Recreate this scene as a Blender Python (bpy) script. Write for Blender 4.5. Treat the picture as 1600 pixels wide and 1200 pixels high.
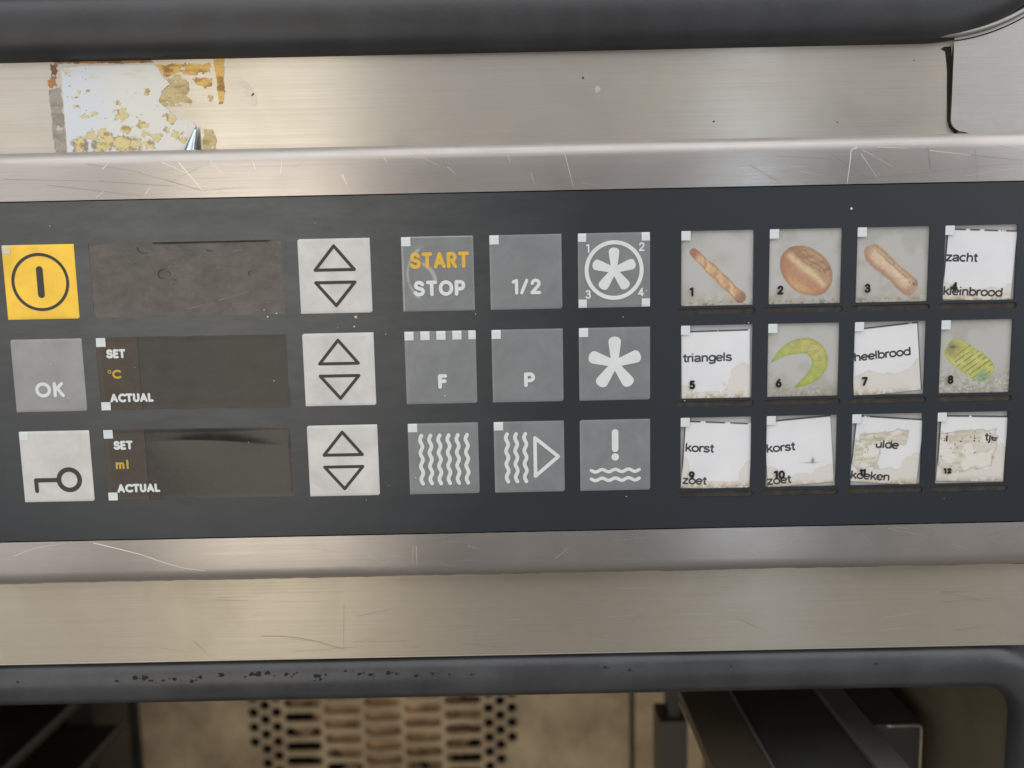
import bpy, bmesh, math, random
import numpy as np
from mathutils import Matrix, Vector
from mathutils.geometry import tessellate_polygon

for o in list(bpy.data.objects): bpy.data.objects.remove(o)
sc = bpy.context.scene
COL = sc.collection
random.seed(5)
MM = 0.001
def W(x, n, z): return Vector((x*MM, -n*MM, z*MM))      # millimetres: x right, n out of the front, z up

# ------------------------------------------------------------------ camera
cam_d = bpy.data.cameras.new('camera'); cam = bpy.data.objects.new('camera', cam_d); COL.objects.link(cam)
Rm = np.array([[0.9997875974717046, -0.02058346933443703, 0.0010395825676701802],
               [0.020571614142715005, 0.9936041102831247, -0.11103008925531586],
               [0.001252450925170825, 0.11102789207509278, 0.9938165014468424]])
Cm = (-22.5983, 22.9791, 261.1082)
A = np.array([[1, 0, 0], [0, 0, -1], [0, 1, 0]])
Rw = A @ Rm.T
M = Matrix([list(r) for r in Rw]).to_4x4(); M.translation = W(Cm[0], Cm[2], Cm[1])
cam.matrix_world = M
cam_d.sensor_fit = 'HORIZONTAL'; cam_d.sensor_width = 36; cam_d.lens = 1201/1600*36
cam_d.clip_start = 0.01; cam_d.clip_end = 50
cam_d.dof.use_dof = True; cam_d.dof.focus_distance = 0.263; cam_d.dof.aperture_fstop = 7.5
sc.camera = cam

# ------------------------------------------------------------------ world, lamps, exposure
wd = bpy.data.worlds.new('World'); sc.world = wd; wd.use_nodes = True
bg = wd.node_tree.nodes['Background']; bg.inputs['Color'].default_value = (1.0, 0.95, 0.9, 1); bg.inputs['Strength'].default_value = 0.25
def lamp(name, loc, target, sx, sy, power, col):
    l = bpy.data.lights.new(name, 'AREA'); l.shape = 'RECTANGLE'; l.size = sx; l.size_y = sy; l.energy = power; l.color = col
    o = bpy.data.objects.new(name, l); COL.objects.link(o)
    o.location = loc
    o.rotation_euler = (Vector(target)-Vector(loc)).to_track_quat('-Z', 'Y').to_euler()
    return o
lamp('window_lamp_left', (-0.42, -1.0, -0.02), (-0.05, 0, 0), 0.30, 0.8, 1.5, (1.0, 0.91, 0.74))
lamp('wide_lamp_left', (-0.95, -0.85, 0.05), (-0.05, 0, 0), 0.6, 0.9, 1.7, (1.0, 0.97, 0.92))
lamp('ceiling_lamp', (0.10, -0.70, 1.35), (0, -0.2, 0), 3.2, 1.7, 25.5, (0.97, 0.98, 1.0))
lamp('window_lamp_right', (0.36, -1.0, -0.05), (0.02, 0, 0), 0.10, 0.8, 0.42, (0.78, 0.89, 1.0))
lamp('wide_lamp_right', (0.95, -0.70, 0.35), (0.05, 0, 0), 0.6, 0.7, 2.0, (0.93, 0.96, 1.0))
vs = sc.view_settings; vs.view_transform = 'Standard'; vs.look = 'None'; vs.exposure = 0.25; vs.gamma = 1; vs.use_curve_mapping = False
sc.cycles.use_denoising = True
sc.cycles.max_bounces = 8; sc.cycles.transparent_max_bounces = 12

# ------------------------------------------------------------------ materials
def srgb(r, g, b):
    f = lambda c: (c/255/12.92) if c/255 <= .04045 else ((c/255+.055)/1.055)**2.4
    return (f(r), f(g), f(b), 1)
class NT:
    def __init__(s, name):
        s.m = bpy.data.materials.new(name); s.m.use_nodes = True; s.t = s.m.node_tree; s.p = s.t.nodes['Principled BSDF']
    def n(s, ty, **k):
        d = s.t.nodes.new(ty)
        for a, v in k.items(): setattr(d, a, v)
        return d
    def l(s, a, b): s.t.links.new(a, b)
    def set(s, **k):
        for a, v in k.items(): s.p.inputs[a.replace('_', ' ')].default_value = v
    def pos(s, sx, sy, sz):
        g = s.n('ShaderNodeNewGeometry'); m = s.n('ShaderNodeMapping'); m.inputs['Scale'].default_value = (sx, sy, sz)
        s.l(g.outputs['Position'], m.inputs['Vector']); return m.outputs['Vector']
    def noise(s, vec, scale=1, detail=3, rough=.5, dist=0):
        d = s.n('ShaderNodeTexNoise'); d.inputs['Scale'].default_value = scale; d.inputs['Detail'].default_value = detail
        d.inputs['Roughness'].default_value = rough; d.inputs['Distortion'].default_value = dist
        s.l(vec, d.inputs['Vector']); return d.outputs['Fac']
    def ramp(s, fac, stops):
        r = s.n('ShaderNodeValToRGB'); e = r.color_ramp.elements
        while len(e) < len(stops): e.new(0.5)
        for q, (p, c) in zip(e, stops):
            q.position = p; q.color = c if hasattr(c, '__len__') else (c, c, c, 1)
        s.l(fac, r.inputs['Fac']); return r.outputs['Color']
    def mix(s, fac, a, b, mode='MIX'):
        d = s.n('ShaderNodeMix', data_type='RGBA', blend_type=mode)
        for sock, v in ((d.inputs[0], fac), (d.inputs[6], a), (d.inputs[7], b)):
            if hasattr(v, 'is_linked'): s.l(v, sock)
            else: sock.default_value = v
        return d.outputs[2]
    def math(s, op, a, b):
        d = s.n('ShaderNodeMath', operation=op)
        for sock, v in ((d.inputs[0], a), (d.inputs[1], b)):
            if hasattr(v, 'is_linked'): s.l(v, sock)
            else: sock.default_value = v
        return d.outputs[0]
    def bump(s, h, strength, dist=0.0002, normal=None):
        b = s.n('ShaderNodeBump'); b.inputs['Strength'].default_value = strength; b.inputs['Distance'].default_value = dist
        s.l(h, b.inputs['Height'])
        if normal: s.l(normal, b.inputs['Normal'])
        return b.outputs['Normal']

def steel(name, col, rough, aniso=.8, stain=0.25, tint=(.5, .42, .3, 1), brush=.12, cloud=28):
    m = NT(name)
    streak = m.noise(m.pos(14, 14, 2600), 1, 4, .7)
    fine = m.noise(m.pos(60, 60, 9000), 1, 2, .6)
    blot = m.noise(m.pos(1, 1, 1), cloud, 5, .6, .4)
    base = m.mix(m.ramp(streak, [(.3, 0.0), (.72, .5)]), col, tuple(c*.72 for c in col[:3])+(1,))
    base = m.mix(m.ramp(blot, [(.45, 0.0), (.75, stain)]), base, tint)
    m.l(base, m.p.inputs['Base Color'])
    rr = m.math('ADD', m.math('MULTIPLY', streak, .16), rough-.08)
    rr = m.math('ADD', rr, m.math('MULTIPLY', m.math('SUBTRACT', blot, .28), .26))
    m.l(rr, m.p.inputs['Roughness'])
    m.set(Metallic=1.0, Anisotropic=aniso)
    tg = m.n('ShaderNodeCombineXYZ'); tg.inputs[2].default_value = 1
    m.l(tg.outputs[0], m.p.inputs['Tangent'])
    m.l(m.bump(m.math('ADD', streak, fine), brush, 0.00006), m.p.inputs['Normal'])
    return m.m
M = {}
M['steel_trim'] = steel('brushed_steel_trim', (.455, .428, .41, 1), .27, .9, .15, (.45, .38, .33, 1))
M['steel_strip'] = steel('brushed_steel_strip', (.545, .515, .465, 1), .29, .93, .35, (.52, .44, .33, 1), .10)
M['steel_lower'] = steel('greasy_steel_strip', (.545, .495, .42, 1), .36, .85, .40, (.40, .34, .24, 1), .10)
M['steel_plate'] = steel('scuffed_steel_plate', (.45, .435, .41, 1), .42, .6, .30, (.62, .62, .62, 1), .12, 110)
M['steel_edge'] = steel('lip_highlight_steel', (.8, .76, .68, 1), .35, .3, .3)

def plain(name, col, rough=.5, spec=.5, var=.15, vscale=120, bumpk=0.0, bscale=300, metal=0):
    m = NT(name)
    nz = m.noise(m.pos(1, 1, 1), vscale, 4, .6)
    m.l(m.mix(m.ramp(nz, [(.3, 0.0), (.7, 1.0)]), tuple(c*(1-var) for c in col[:3])+(1,), tuple(min(1, c*(1+var)) for c in col[:3])+(1,)), m.p.inputs['Base Color'])
    m.l(m.math('ADD', m.math('MULTIPLY', nz, .15), rough-.075), m.p.inputs['Roughness'])
    m.p.inputs['Specular IOR Level'].default_value = spec; m.set(Metallic=metal)
    if bumpk:
        m.l(m.bump(m.noise(m.pos(1, 1, 1), bscale, 3, .6), bumpk, .0003), m.p.inputs['Normal'])
    return m.m

# dark membrane film: fine scuffs, greasy smear and painted lamp sheen round the first display
def film_mat():
    m = NT('membrane_film')
    g = m.n('ShaderNodeNewGeometry')
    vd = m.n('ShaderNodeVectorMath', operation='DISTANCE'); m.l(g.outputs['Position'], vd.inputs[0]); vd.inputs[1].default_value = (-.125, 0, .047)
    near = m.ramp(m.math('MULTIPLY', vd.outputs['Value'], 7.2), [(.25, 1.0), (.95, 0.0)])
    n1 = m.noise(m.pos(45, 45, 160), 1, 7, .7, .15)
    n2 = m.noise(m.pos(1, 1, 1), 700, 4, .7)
    smear_sheen = m.math('MULTIPLY', near, m.ramp(n1, [(.25, .35), (.7, 1.0)]))
    base = m.mix(smear_sheen, (.012, .018, .025, 1), (.098, .102, .101, 1))
    base = m.mix(m.ramp(n2, [(.62, 0.0), (.85, .12)]), base, (.16, .16, .155, 1))
    m.l(base, m.p.inputs['Base Color'])
    m.l(m.math('ADD', m.math('MULTIPLY', n1, .16), .34), m.p.inputs['Roughness'])
    m.p.inputs['Specular IOR Level'].default_value = .52
    m.l(m.bump(m.math('ADD', n1, m.math('MULTIPLY', n2, .15)), .22, .0002), m.p.inputs['Normal'])
    return m.m
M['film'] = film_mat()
def keymat(name, col, var=.08, rough=.38):
    m = NT(name)
    n1 = m.noise(m.pos(1, 1, 1), 90, 5, .6, .5)
    n2 = m.noise(m.pos(1, 1, 1), 900, 3, .6)
    base = m.mix(m.ramp(n1, [(.35, 0.0), (.75, 1.0)]), tuple(c*(1+var) for c in col[:3])+(1,), tuple(c*(1-var*2) for c in col[:3])+(1,))
    m.l(m.mix(m.ramp(n2, [(.66, 0.0), (.8, .35)]), base, tuple(c*.55 for c in col[:3])+(1,)), m.p.inputs['Base Color'])
    m.l(m.math('ADD', m.math('MULTIPLY', n1, .34), rough-.17), m.p.inputs['Roughness'])
    m.p.inputs['Specular IOR Level'].default_value = .55
    m.l(m.bump(n1, .30, .0002), m.p.inputs['Normal'])
    return m.m
M['key_yellow'] = keymat('yellow_key', (.96, .60, .045))
M['key_white'] = keymat('pale_key', (.60, .60, .585))
M['key_grey'] = keymat('grey_key', (.205, .215, .226))
M['key_start'] = keymat('glossy_grey_key', (.205, .215, .225), .08, .27)
_p = M['key_start'].node_tree.nodes['Principled BSDF']; _p.inputs['Coat Weight'].default_value = 1.0; _p.inputs['Coat Roughness'].default_value = .09; _p.inputs['Coat IOR'].default_value = 1.6
M['key_ok'] = keymat('mid_grey_key', (.29, .29, .285))
M['ink_dark'] = plain('dark_print', (.035, .037, .038), .45, .4, .1)
M['ink_white'] = plain('white_print', (.69, .73, .735), .42, .4, .04)
M['ink_orange'] = plain('orange_print', (.74, .44, .05), .42, .4, .05)
M['ink_yellow'] = plain('yellow_print', (.55, .38, .04), .45, .4, .05)
M['ink_black'] = plain('black_print', (.012, .012, .013), .5, .3, .1)
M['slip_print'] = plain('slip_print', (.05, .05, .055), .7, .2, .5, 900)
M['led'] = plain('indicator_window', (.66, .71, .73), .4, .4, .04, 1500)
M['led_dull'] = plain('dull_indicator_window', (.68, .60, .42), .4, .4, .05, 900)
def display_mat(name, col, gr, dent, rg=.22):
    m = NT(name)
    n1 = m.noise(m.pos(110, 110, 170), 1, 8, .72, .3)
    n2 = m.noise(m.pos(200, 200, 900), 1, 3, .6)
    m.l(m.mix(m.ramp(n1, [(.35, 0.0), (.72, gr)]), col, (.17, .155, .135, 1)), m.p.inputs['Base Color'])
    m.l(m.math('ADD', m.math('MULTIPLY', n1, .25), rg), m.p.inputs['Roughness'])
    m.p.inputs['Specular IOR Level'].default_value = .5
    m.l(m.bump(m.math('ADD', n1, m.math('MULTIPLY', n2, .2)), dent, .0004), m.p.inputs['Normal'])
    return m.m
M['disp_a'] = display_mat('grimy_display', (.058, .053, .047, 1), .62, .26)
M['disp_b'] = display_mat('display_tint', (.017, .0165, .0155, 1), .16, .12)
M['disp_c'] = display_mat('bulged_display_tint', (.011, .0108, .010, 1), .10, .08, .12)
M['disp_brown'] = display_mat('brown_display_tint', (.036, .025, .017, 1), .15, .10)
def attr_mat(name, rough=.55, spec=.3, bumpk=.1):
    m = NT(name)
    a = m.n('ShaderNodeAttribute', attribute_name='col'); m.l(a.outputs['Color'], m.p.inputs['Base Color'])
    m.set(Roughness=rough); m.p.inputs['Specular IOR Level'].default_value = spec
    m.l(m.bump(m.noise(m.pos(1, 1, 1), 400, 4, .6), bumpk, .0002), m.p.inputs['Normal'])
    return m.m
M['card'] = attr_mat('printed_card', .5, .35, .06)
M['paper'] = attr_mat('stained_paper', .7, .2, .18)
M['sticker'] = attr_mat('torn_sticker', .38, .5, .25)
M['pocket'] = plain('pocket_backing', (.55, .55, .56), .6, .3, .08)
M['slot'] = plain('slot_recess', (.046, .040, .035), .6, .3, .35, 400)
M['seal'] = plain('rubber_seal', (.040, .042, .047), .32, .5, .34, 45, .22, 500)
M['seal_up'] = plain('rubber_seal_upper', (.025, .026, .030), .40, .5, .30, 45, .2, 500)
M['pit'] = plain('torn_rubber', (.018, .018, .018), .8, .2, .3)
M['scr_l'] = plain('bright_scratch', (.78, .75, .70), .42, .5, .05, 100, 0, 1, 1)
M['scr_d'] = plain('dull_scratch', (.32, .29, .26), .5, .5, .1, 100, 0, 1, .7)
M['grime'] = plain('black_grime', (.018, .015, .012), .75, .2, .5, 900, .6, 1500)
M['rust'] = plain('brown_residue', (.30, .16, .06), .6, .3, .35, 500, .3)
M['glue'] = plain('yellowed_glue', (.56, .38, .11), .45, .4, .25, 260, .3, 700)
M['glue_pale'] = plain('pale_glue', (.46, .37, .21), .45, .4, .15, 260, .2, 700)
M['ghost'] = plain('dull_film_residue', (.30, .275, .24), .5, .4, .2, 260)
M['foil'] = plain('curled_foil', (.46, .53, .58), .22, .5, .1, 300, 0, 1, 1)
M['crumb'] = plain('dry_crumb', (.6, .52, .36), .7, .3, .1)
M['dust'] = plain('dust_speck', (.6, .6, .58), .7, .3, .1)
M['cav'] = plain('baked_on_cavity_wall', (.15, .13, .09), .45, .5, .3, 14, .1, 60)
M['cav_brown'] = plain('browned_fan_cover', (.76, .56, .365), .42, .5, .42, 16, .1, 60)
M['fan'] = plain('browned_fan', (.62, .42, .24), .4, .5, .6, 34, .2, 80)
M['void'] = plain('dark_duct', (.012, .011, .010), .7, .2, .2)
M['rack'] = plain('blackened_rack', (.05, .05, .045), .45, .5, .3, 20)
M['rack_l'] = plain('grey_rack_lip', (.13, .13, .125), .4, .5, .2, 20)
M['rack_b'] = plain('brown_rack_lip', (.085, .07, .05), .4, .5, .2, 20)
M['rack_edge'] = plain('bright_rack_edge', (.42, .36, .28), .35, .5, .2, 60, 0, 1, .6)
def clear_mat():
    m = NT('clear_film'); t = m.t; out = [n for n in t.nodes if n.type == 'OUTPUT_MATERIAL'][0]
    tr = m.n('ShaderNodeBsdfTransparent'); tr.inputs[0].default_value = (.955, .96, .965, 1)
    gl = m.n('ShaderNodeBsdfGlossy'); gl.inputs['Roughness'].default_value = .22
    nz = m.bump(m.noise(m.pos(1, 1, 1), 120, 3, .5), .1, .0004)
    m.l(nz, gl.inputs['Normal'])
    mx = m.n('ShaderNodeMixShader'); mx.inputs[0].default_value = .045; m.l(tr.outputs[0], mx.inputs[1]); m.l(gl.outputs[0], mx.inputs[2])
    m.l(mx.outputs[0], out.inputs['Surface']); return m.m
M['clear'] = clear_mat()

# ------------------------------------------------------------------ object helpers
WL = {}            # world origin of each object (all unrotated)
def link(o, parent, world):
    COL.objects.link(o); WL[o] = world
    if parent is not None:
        o.parent = parent; o.location = world - WL[parent]
    else: o.location = world
def thing(name, label, cat, base, group=None):
    o = bpy.data.objects.new(name, None); o.empty_display_size = .01
    link(o, None, W(*base)); o['label'] = label; o['category'] = cat
    if group: o['group'] = group
    return o
def tag(o, label, cat, group=None):
    o['label'] = label; o['category'] = cat
    if group: o['group'] = group
    return o
def mk(name, verts, faces, mat, parent=None, cols=None, smooth=False, label=None, kind=None):
    """verts in millimetres (x, n, z)"""
    P = np.array(verts, float)
    c = (P.min(0)+P.max(0))/2
    me = bpy.data.meshes.new(name)
    L = np.stack([P[:, 0]-c[0], -(P[:, 1]-c[1]), P[:, 2]-c[2]], 1)*MM
    me.from_pydata(L.tolist(), [], faces)
    if cols is not None:
        at = me.attributes.new('col', 'FLOAT_COLOR', 'POINT')
        cc = np.ones((len(P), 4)); cc[:, :3] = cols; at.data.foreach_set('color', cc.ravel())
    me.materials.append(M[mat] if isinstance(mat, str) else mat)
    if smooth: me.polygons.foreach_set('use_smooth', [True]*len(me.polygons))
    me.update()
    o = bpy.data.objects.new(name, me); link(o, parent, W(*c))
    if label: o['label'] = label
    if kind: o['kind'] = kind
    return o
class B:
    """collects verts/faces"""
    def __init__(s): s.v = []; s.f = []
    def add(s, v, f):
        k = len(s.v); s.v += list(v); s.f += [tuple(i+k for i in q) for q in f]; return s
    def box(s, x0, x1, n0, n1, z0, z1):
        v = [(x, n, z) for x in (x0, x1) for n in (n0, n1) for z in (z0, z1)]
        return s.add(v, [(0, 1, 3, 2), (4, 6, 7, 5), (0, 4, 5, 1), (2, 3, 7, 6), (0, 2, 6, 4), (1, 5, 7, 3)])
    def mk(s, name, mat, parent=None, **k): return mk(name, s.v, s.f, mat, parent, **k)
def bbox(name, x0, x1, n0, n1, z0, z1, mat, parent, bev=.4, **k):
    bm = bmesh.new()
    b = B().box(x0, x1, n0, n1, z0, z1)
    vs_ = [bm.verts.new(v) for v in b.v]
    for f in b.f: bm.faces.new([vs_[i] for i in f])
    bmesh.ops.recalc_face_normals(bm, faces=bm.faces)
    bmesh.ops.bevel(bm, geom=list(bm.edges), offset=bev, segments=2, affect='EDGES', profile=.6)
    bm.verts.index_update()
    v = [tuple(q.co) for q in bm.verts]; f = [[q.index for q in p.verts][::-1] for p in bm.faces]; bm.free()
    return mk(name, v, f, mat, parent, **k)
def sweep_x(prof, x0, x1, nx=2):
    """profile [(n,z)...] extruded along x"""
    k = len(prof); v = []; f = []
    for i in range(nx):
        x = x0+(x1-x0)*i/(nx-1)
        v += [(x, p[0], p[1]) for p in prof]
    for i in range(nx-1):
        for j in range(k-1):
            a = i*k+j; f.append((a, a+1, a+k+1, a+k))
    f.append(tuple(range(k))); f.append(tuple((nx-1)*k+j for j in range(k))[::-1])
    return v, f
def tri2d(loops):
    """triangulate outer loop + holes of 2-D points"""
    pts = [p for l in loops for p in l]
    t = tessellate_polygon([[Vector((p[0], p[1], 0)) for p in l] for l in loops])
    return pts, [tuple(q) for q in t]
def holed(loops, n_front, n_back):
    """plate with holes: front sheet + walls of every loop"""
    pts, tris = tri2d(loops)
    v = [(p[0], n_front, p[1]) for p in pts]; f = []
    for a, b, c in tris:
        A_, B_, C_ = pts[a], pts[b], pts[c]
        cr = (B_[0]-A_[0])*(C_[1]-A_[1])-(B_[1]-A_[1])*(C_[0]-A_[0])
        f.append((a, b, c) if cr > 0 else (a, c, b))
    k = 0
    for l in loops:
        m = len(l); s = len(v)
        v += [(p[0], n_back, p[1]) for p in l]
        for i in range(m):
            j = (i+1) % m
            f.append((k+i, k+j, s+j, s+i))
        k += m
    return v, f
def rrect(x0, x1, z0, z1, r, seg=4):
    out = []
    for cx, cz, a in ((x1-r, z1-r, 0), (x0+r, z1-r, 90), (x0+r, z0+r, 180), (x1-r, z0+r, 270)):
        for i in range(seg+1):
            t = math.radians(a+90*i/seg); out.append((cx+r*math.cos(t), cz+r*math.sin(t)))
    return out
def circ(cx, cz, r, seg=16, r2=None):
    return [(cx+r*math.cos(2*math.pi*i/seg), cz+(r2 or r)*math.sin(2*math.pi*i/seg)) for i in range(seg)]
def flat(loop, n, b=None):
    b = b or B(); pts, tris = tri2d([loop])
    f = []
    for a, q, c in tris:
        cr = (pts[q][0]-pts[a][0])*(pts[c][1]-pts[a][1])-(pts[q][1]-pts[a][1])*(pts[c][0]-pts[a][0])
        f.append((a, q, c) if cr > 0 else (a, c, q))
    return b.add([(p[0], n, p[1]) for p in pts], f)

# ---- strokes with round ends
def catmull(P, k=6, closed=False):
    P = [np.array(p, float) for p in P]; out = []; N = len(P)
    for i in range(N if closed else N-1):
        if closed: p0, p1, p2, p3 = P[i-1], P[i], P[(i+1) % N], P[(i+2) % N]
        else: p0, p1, p2, p3 = P[max(i-1, 0)], P[i], P[i+1], P[min(i+2, N-1)]
        for j in range(k):
            t = j/k
            out.append(.5*((2*p1)+(-p0+p2)*t+(2*p0-5*p1+4*p2-p3)*t*t+(-p0+3*p1-3*p2+p3)*t**3))
    if not closed: out.append(P[-1])
    return [tuple(q) for q in out]
STK = [0]
def ribbon(b, pts, w, n, hf=None, closed=False, caps=True, w2=None):
    """flat stroke of width w in the x-z plane at height n (plus hf(x,z))"""
    STK[0] = (STK[0]+1) % 9
    n = n+STK[0]*.006
    P = np.array(pts, float)
    if not closed:                                   # resample long straight runs so strokes follow domed keys
        q = [P[0]]
        for a, c in zip(P[:-1], P[1:]):
            m = max(1, int(np.linalg.norm(c-a)/1.6))
            q += [a+(c-a)*i/m for i in range(1, m+1)]
        P = np.array(q)
    N = len(P); H = hf or (lambda x, z: 0)
    if closed: T = np.roll(P, -1, 0)-np.roll(P, 1, 0)
    else:
        T = np.zeros_like(P); T[1:-1] = P[2:]-P[:-2]; T[0] = P[1]-P[0]; T[-1] = P[-1]-P[-2]
    T /= np.linalg.norm(T, axis=1)[:, None]+1e-9
    Nn = np.stack([-T[:, 1], T[:, 0]], 1)
    ws = np.full(N, w/2.) if w2 is None else np.linspace(w/2, w2/2, N)
    Lp = P+Nn*ws[:, None]; Rp = P-Nn*ws[:, None]
    v = []
    for l, r in zip(Lp, Rp): v += [(l[0], n+H(*l), l[1]), (r[0], n+H(*r), r[1])]
    f = [(2*i, 2*i+1, 2*((i+1) % N)+1, 2*((i+1) % N)) for i in range(N if closed else N-1)]
    if caps and not closed:
        for idx, sg in ((0, -1), (N-1, 1)):
            c = P[idx]; k = len(v); v.append((c[0], n+H(*c), c[1])); a0 = math.atan2(Nn[idx][1], Nn[idx][0]); S = 6
            for i in range(S+1):
                t = a0-sg*math.pi*i/S; q = c+ws[idx]*np.array([math.cos(t), math.sin(t)])
                v.append((q[0], n+H(*q), q[1]))
            for i in range(S): f.append((k, k+i+2, k+i+1) if sg > 0 else (k, k+i+1, k+i+2))
    b.add(v, f); return b
def arc(cx, cy, rx, ry, a0, a1, k=10):
    return [(cx+rx*math.cos(math.radians(a0+(a1-a0)*i/k)), cy+ry*math.sin(math.radians(a0+(a1-a0)*i/k))) for i in range(k+1)]
G = {   # rounded stroke glyphs on a unit cap height: width, strokes
 'S': (.66, [catmull([(.62, .84), (.5, .96), (.33, 1), (.13, .94), (.04, .75), (.12, .58), (.35, .5), (.58, .42), (.66, .24), (.57, .06), (.35, 0), (.14, .03), (.0, .15)])]),
 'T': (.66, [[(0, 1), (.66, 1)], [(.33, 1), (.33, 0)]]),
 'A': (.76, [[(0, 0), (.38, 1)], [(.38, 1), (.76, 0)], [(.13, .30), (.63, .30)]]),
 'R': (.62, [[(0, 0), (0, 1)], [(0, 1), (.32, 1)]+arc(.32, .73, .27, .27, 90, -90)+[(0, .46)], [(.3, .46), (.62, 0)]]),
 'P': (.62, [[(0, 0), (0, 1)], [(0, 1), (.33, 1)]+arc(.33, .71, .29, .29, 90, -90)+[(0, .42)]]),
 'O': (.96, ['O', arc(.48, .5, .48, .5, 0, 360, 28)[:-1]]),
 'F': (.5, [[(0, 0), (0, 1)], [(0, 1), (.5, 1)], [(0, .52), (.44, .52)]]),
 'E': (.5, [[(0, 0), (0, 1)], [(0, 1), (.5, 1)], [(0, .52), (.44, .52)], [(0, 0), (.5, 0)]]),
 'K': (.6, [[(0, 0), (0, 1)], [(.55, 1), (.03, .46)], [(.2, .62), (.6, 0)]]),
 'C': (.72, [arc(.5, .5, .5, .5, 50, 310, 18)]),
 'U': (.62, [[(0, 1), (0, .32)]+arc(.31, .32, .31, .32, 180, 360, 12)+[(.62, 1)]]),
 'L': (.46, [[(0, 1), (0, 0)], [(0, 0), (.46, 0)]]),
 'm': (.86, [[(0, 0), (0, .66)], [(0, .45)]+arc(.21, .45, .21, .21, 170, 0, 8)+[(.42, 0)], [(.42, .45)]+arc(.63, .45, .21, .21, 170, 0, 8)+[(.84, 0)]]),
 'l': (.05, [[(.02, 0), (.02, 1)]]),
 '/': (.42, [[(0, 0), (.42, 1)]]),
 '1': (.26, [[(0, .9), (.26, 1)], [(.26, 1), (.26, 0)]]),
 '2': (.6, [catmull([(.03, .76), (.12, .93), (.3, 1), (.5, .93), (.57, .74), (.48, .52), (.24, .26), (0, 0)]), [(0, 0), (.6, 0)]]),
 '3': (.56, [catmull([(.03, .86), (.2, 1), (.42, .97), (.52, .78), (.42, .58), (.24, .53)]), catmull([(.24, .53), (.46, .48), (.57, .28), (.46, .06), (.22, 0), (.0, .14)])]),
 '4': (.62, [[(.46, 0), (.46, 1)], [(.46, 1), (0, .26)], [(0, .26), (.62, .26)]]),
 '5': (.56, [[(.5, 1), (.1, 1)], [(.1, 1), (.05, .55)], catmull([(.05, .55), (.28, .62), (.5, .53), (.57, .31), (.46, .07), (.23, 0), (0, .12)])]),
 '6': (.58, ['O', arc(.29, .3, .29, .3, 0, 360, 20)[:-1], catmull([(.03, .38), (.12, .68), (.38, 1)])]),
 '7': (.56, [[(0, 1), (.56, 1)], [(.56, 1), (.18, 0)]]),
 '8': (.56, ['O', arc(.28, .27, .28, .27, 0, 360, 20)[:-1], 'O', arc(.28, .77, .23, .23, 0, 360, 18)[:-1]]),
 '9': (.58, ['O', arc(.29, .7, .29, .3, 0, 360, 20)[:-1], catmull([(.55, .62), (.46, .32), (.2, 0)])]),
 '0': (.6, ['O', arc(.3, .5, .3, .5, 0, 360, 22)[:-1]]),
}
def stroke_text(b, s, x, z, H, w, n, width=None, hf=None, gap=.16, align='c', ang=0):
    """x,z = centre (align c) or left baseline (align l), H outer cap height, w stroke width"""
    h = H-w; adv = []; X = 0; g = gap*h+w*.9
    for c in s: adv.append(X); X += G[c][0]*h+g
    tot = X-g+w
    kx = (width/tot) if width else 1.
    tot *= kx
    x0 = x-tot/2 if align == 'c' else x
    z0 = z-H/2 if align == 'c' else z
    ca, sa = math.cos(ang), math.sin(ang)
    for c, a in zip(s, adv):
        cl = False
        for st in G[c][1]:
            if st == 'O': cl = True; continue
            pts = []
            for p in st:
                u = (w/2+a+p[0]*h)*kx; q = w/2+p[1]*h
                pts.append((x0+u*ca-q*sa, z0+u*sa+q*ca))
            ribbon(b, pts, w, n, hf, closed=cl); cl = False
    return b
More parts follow.
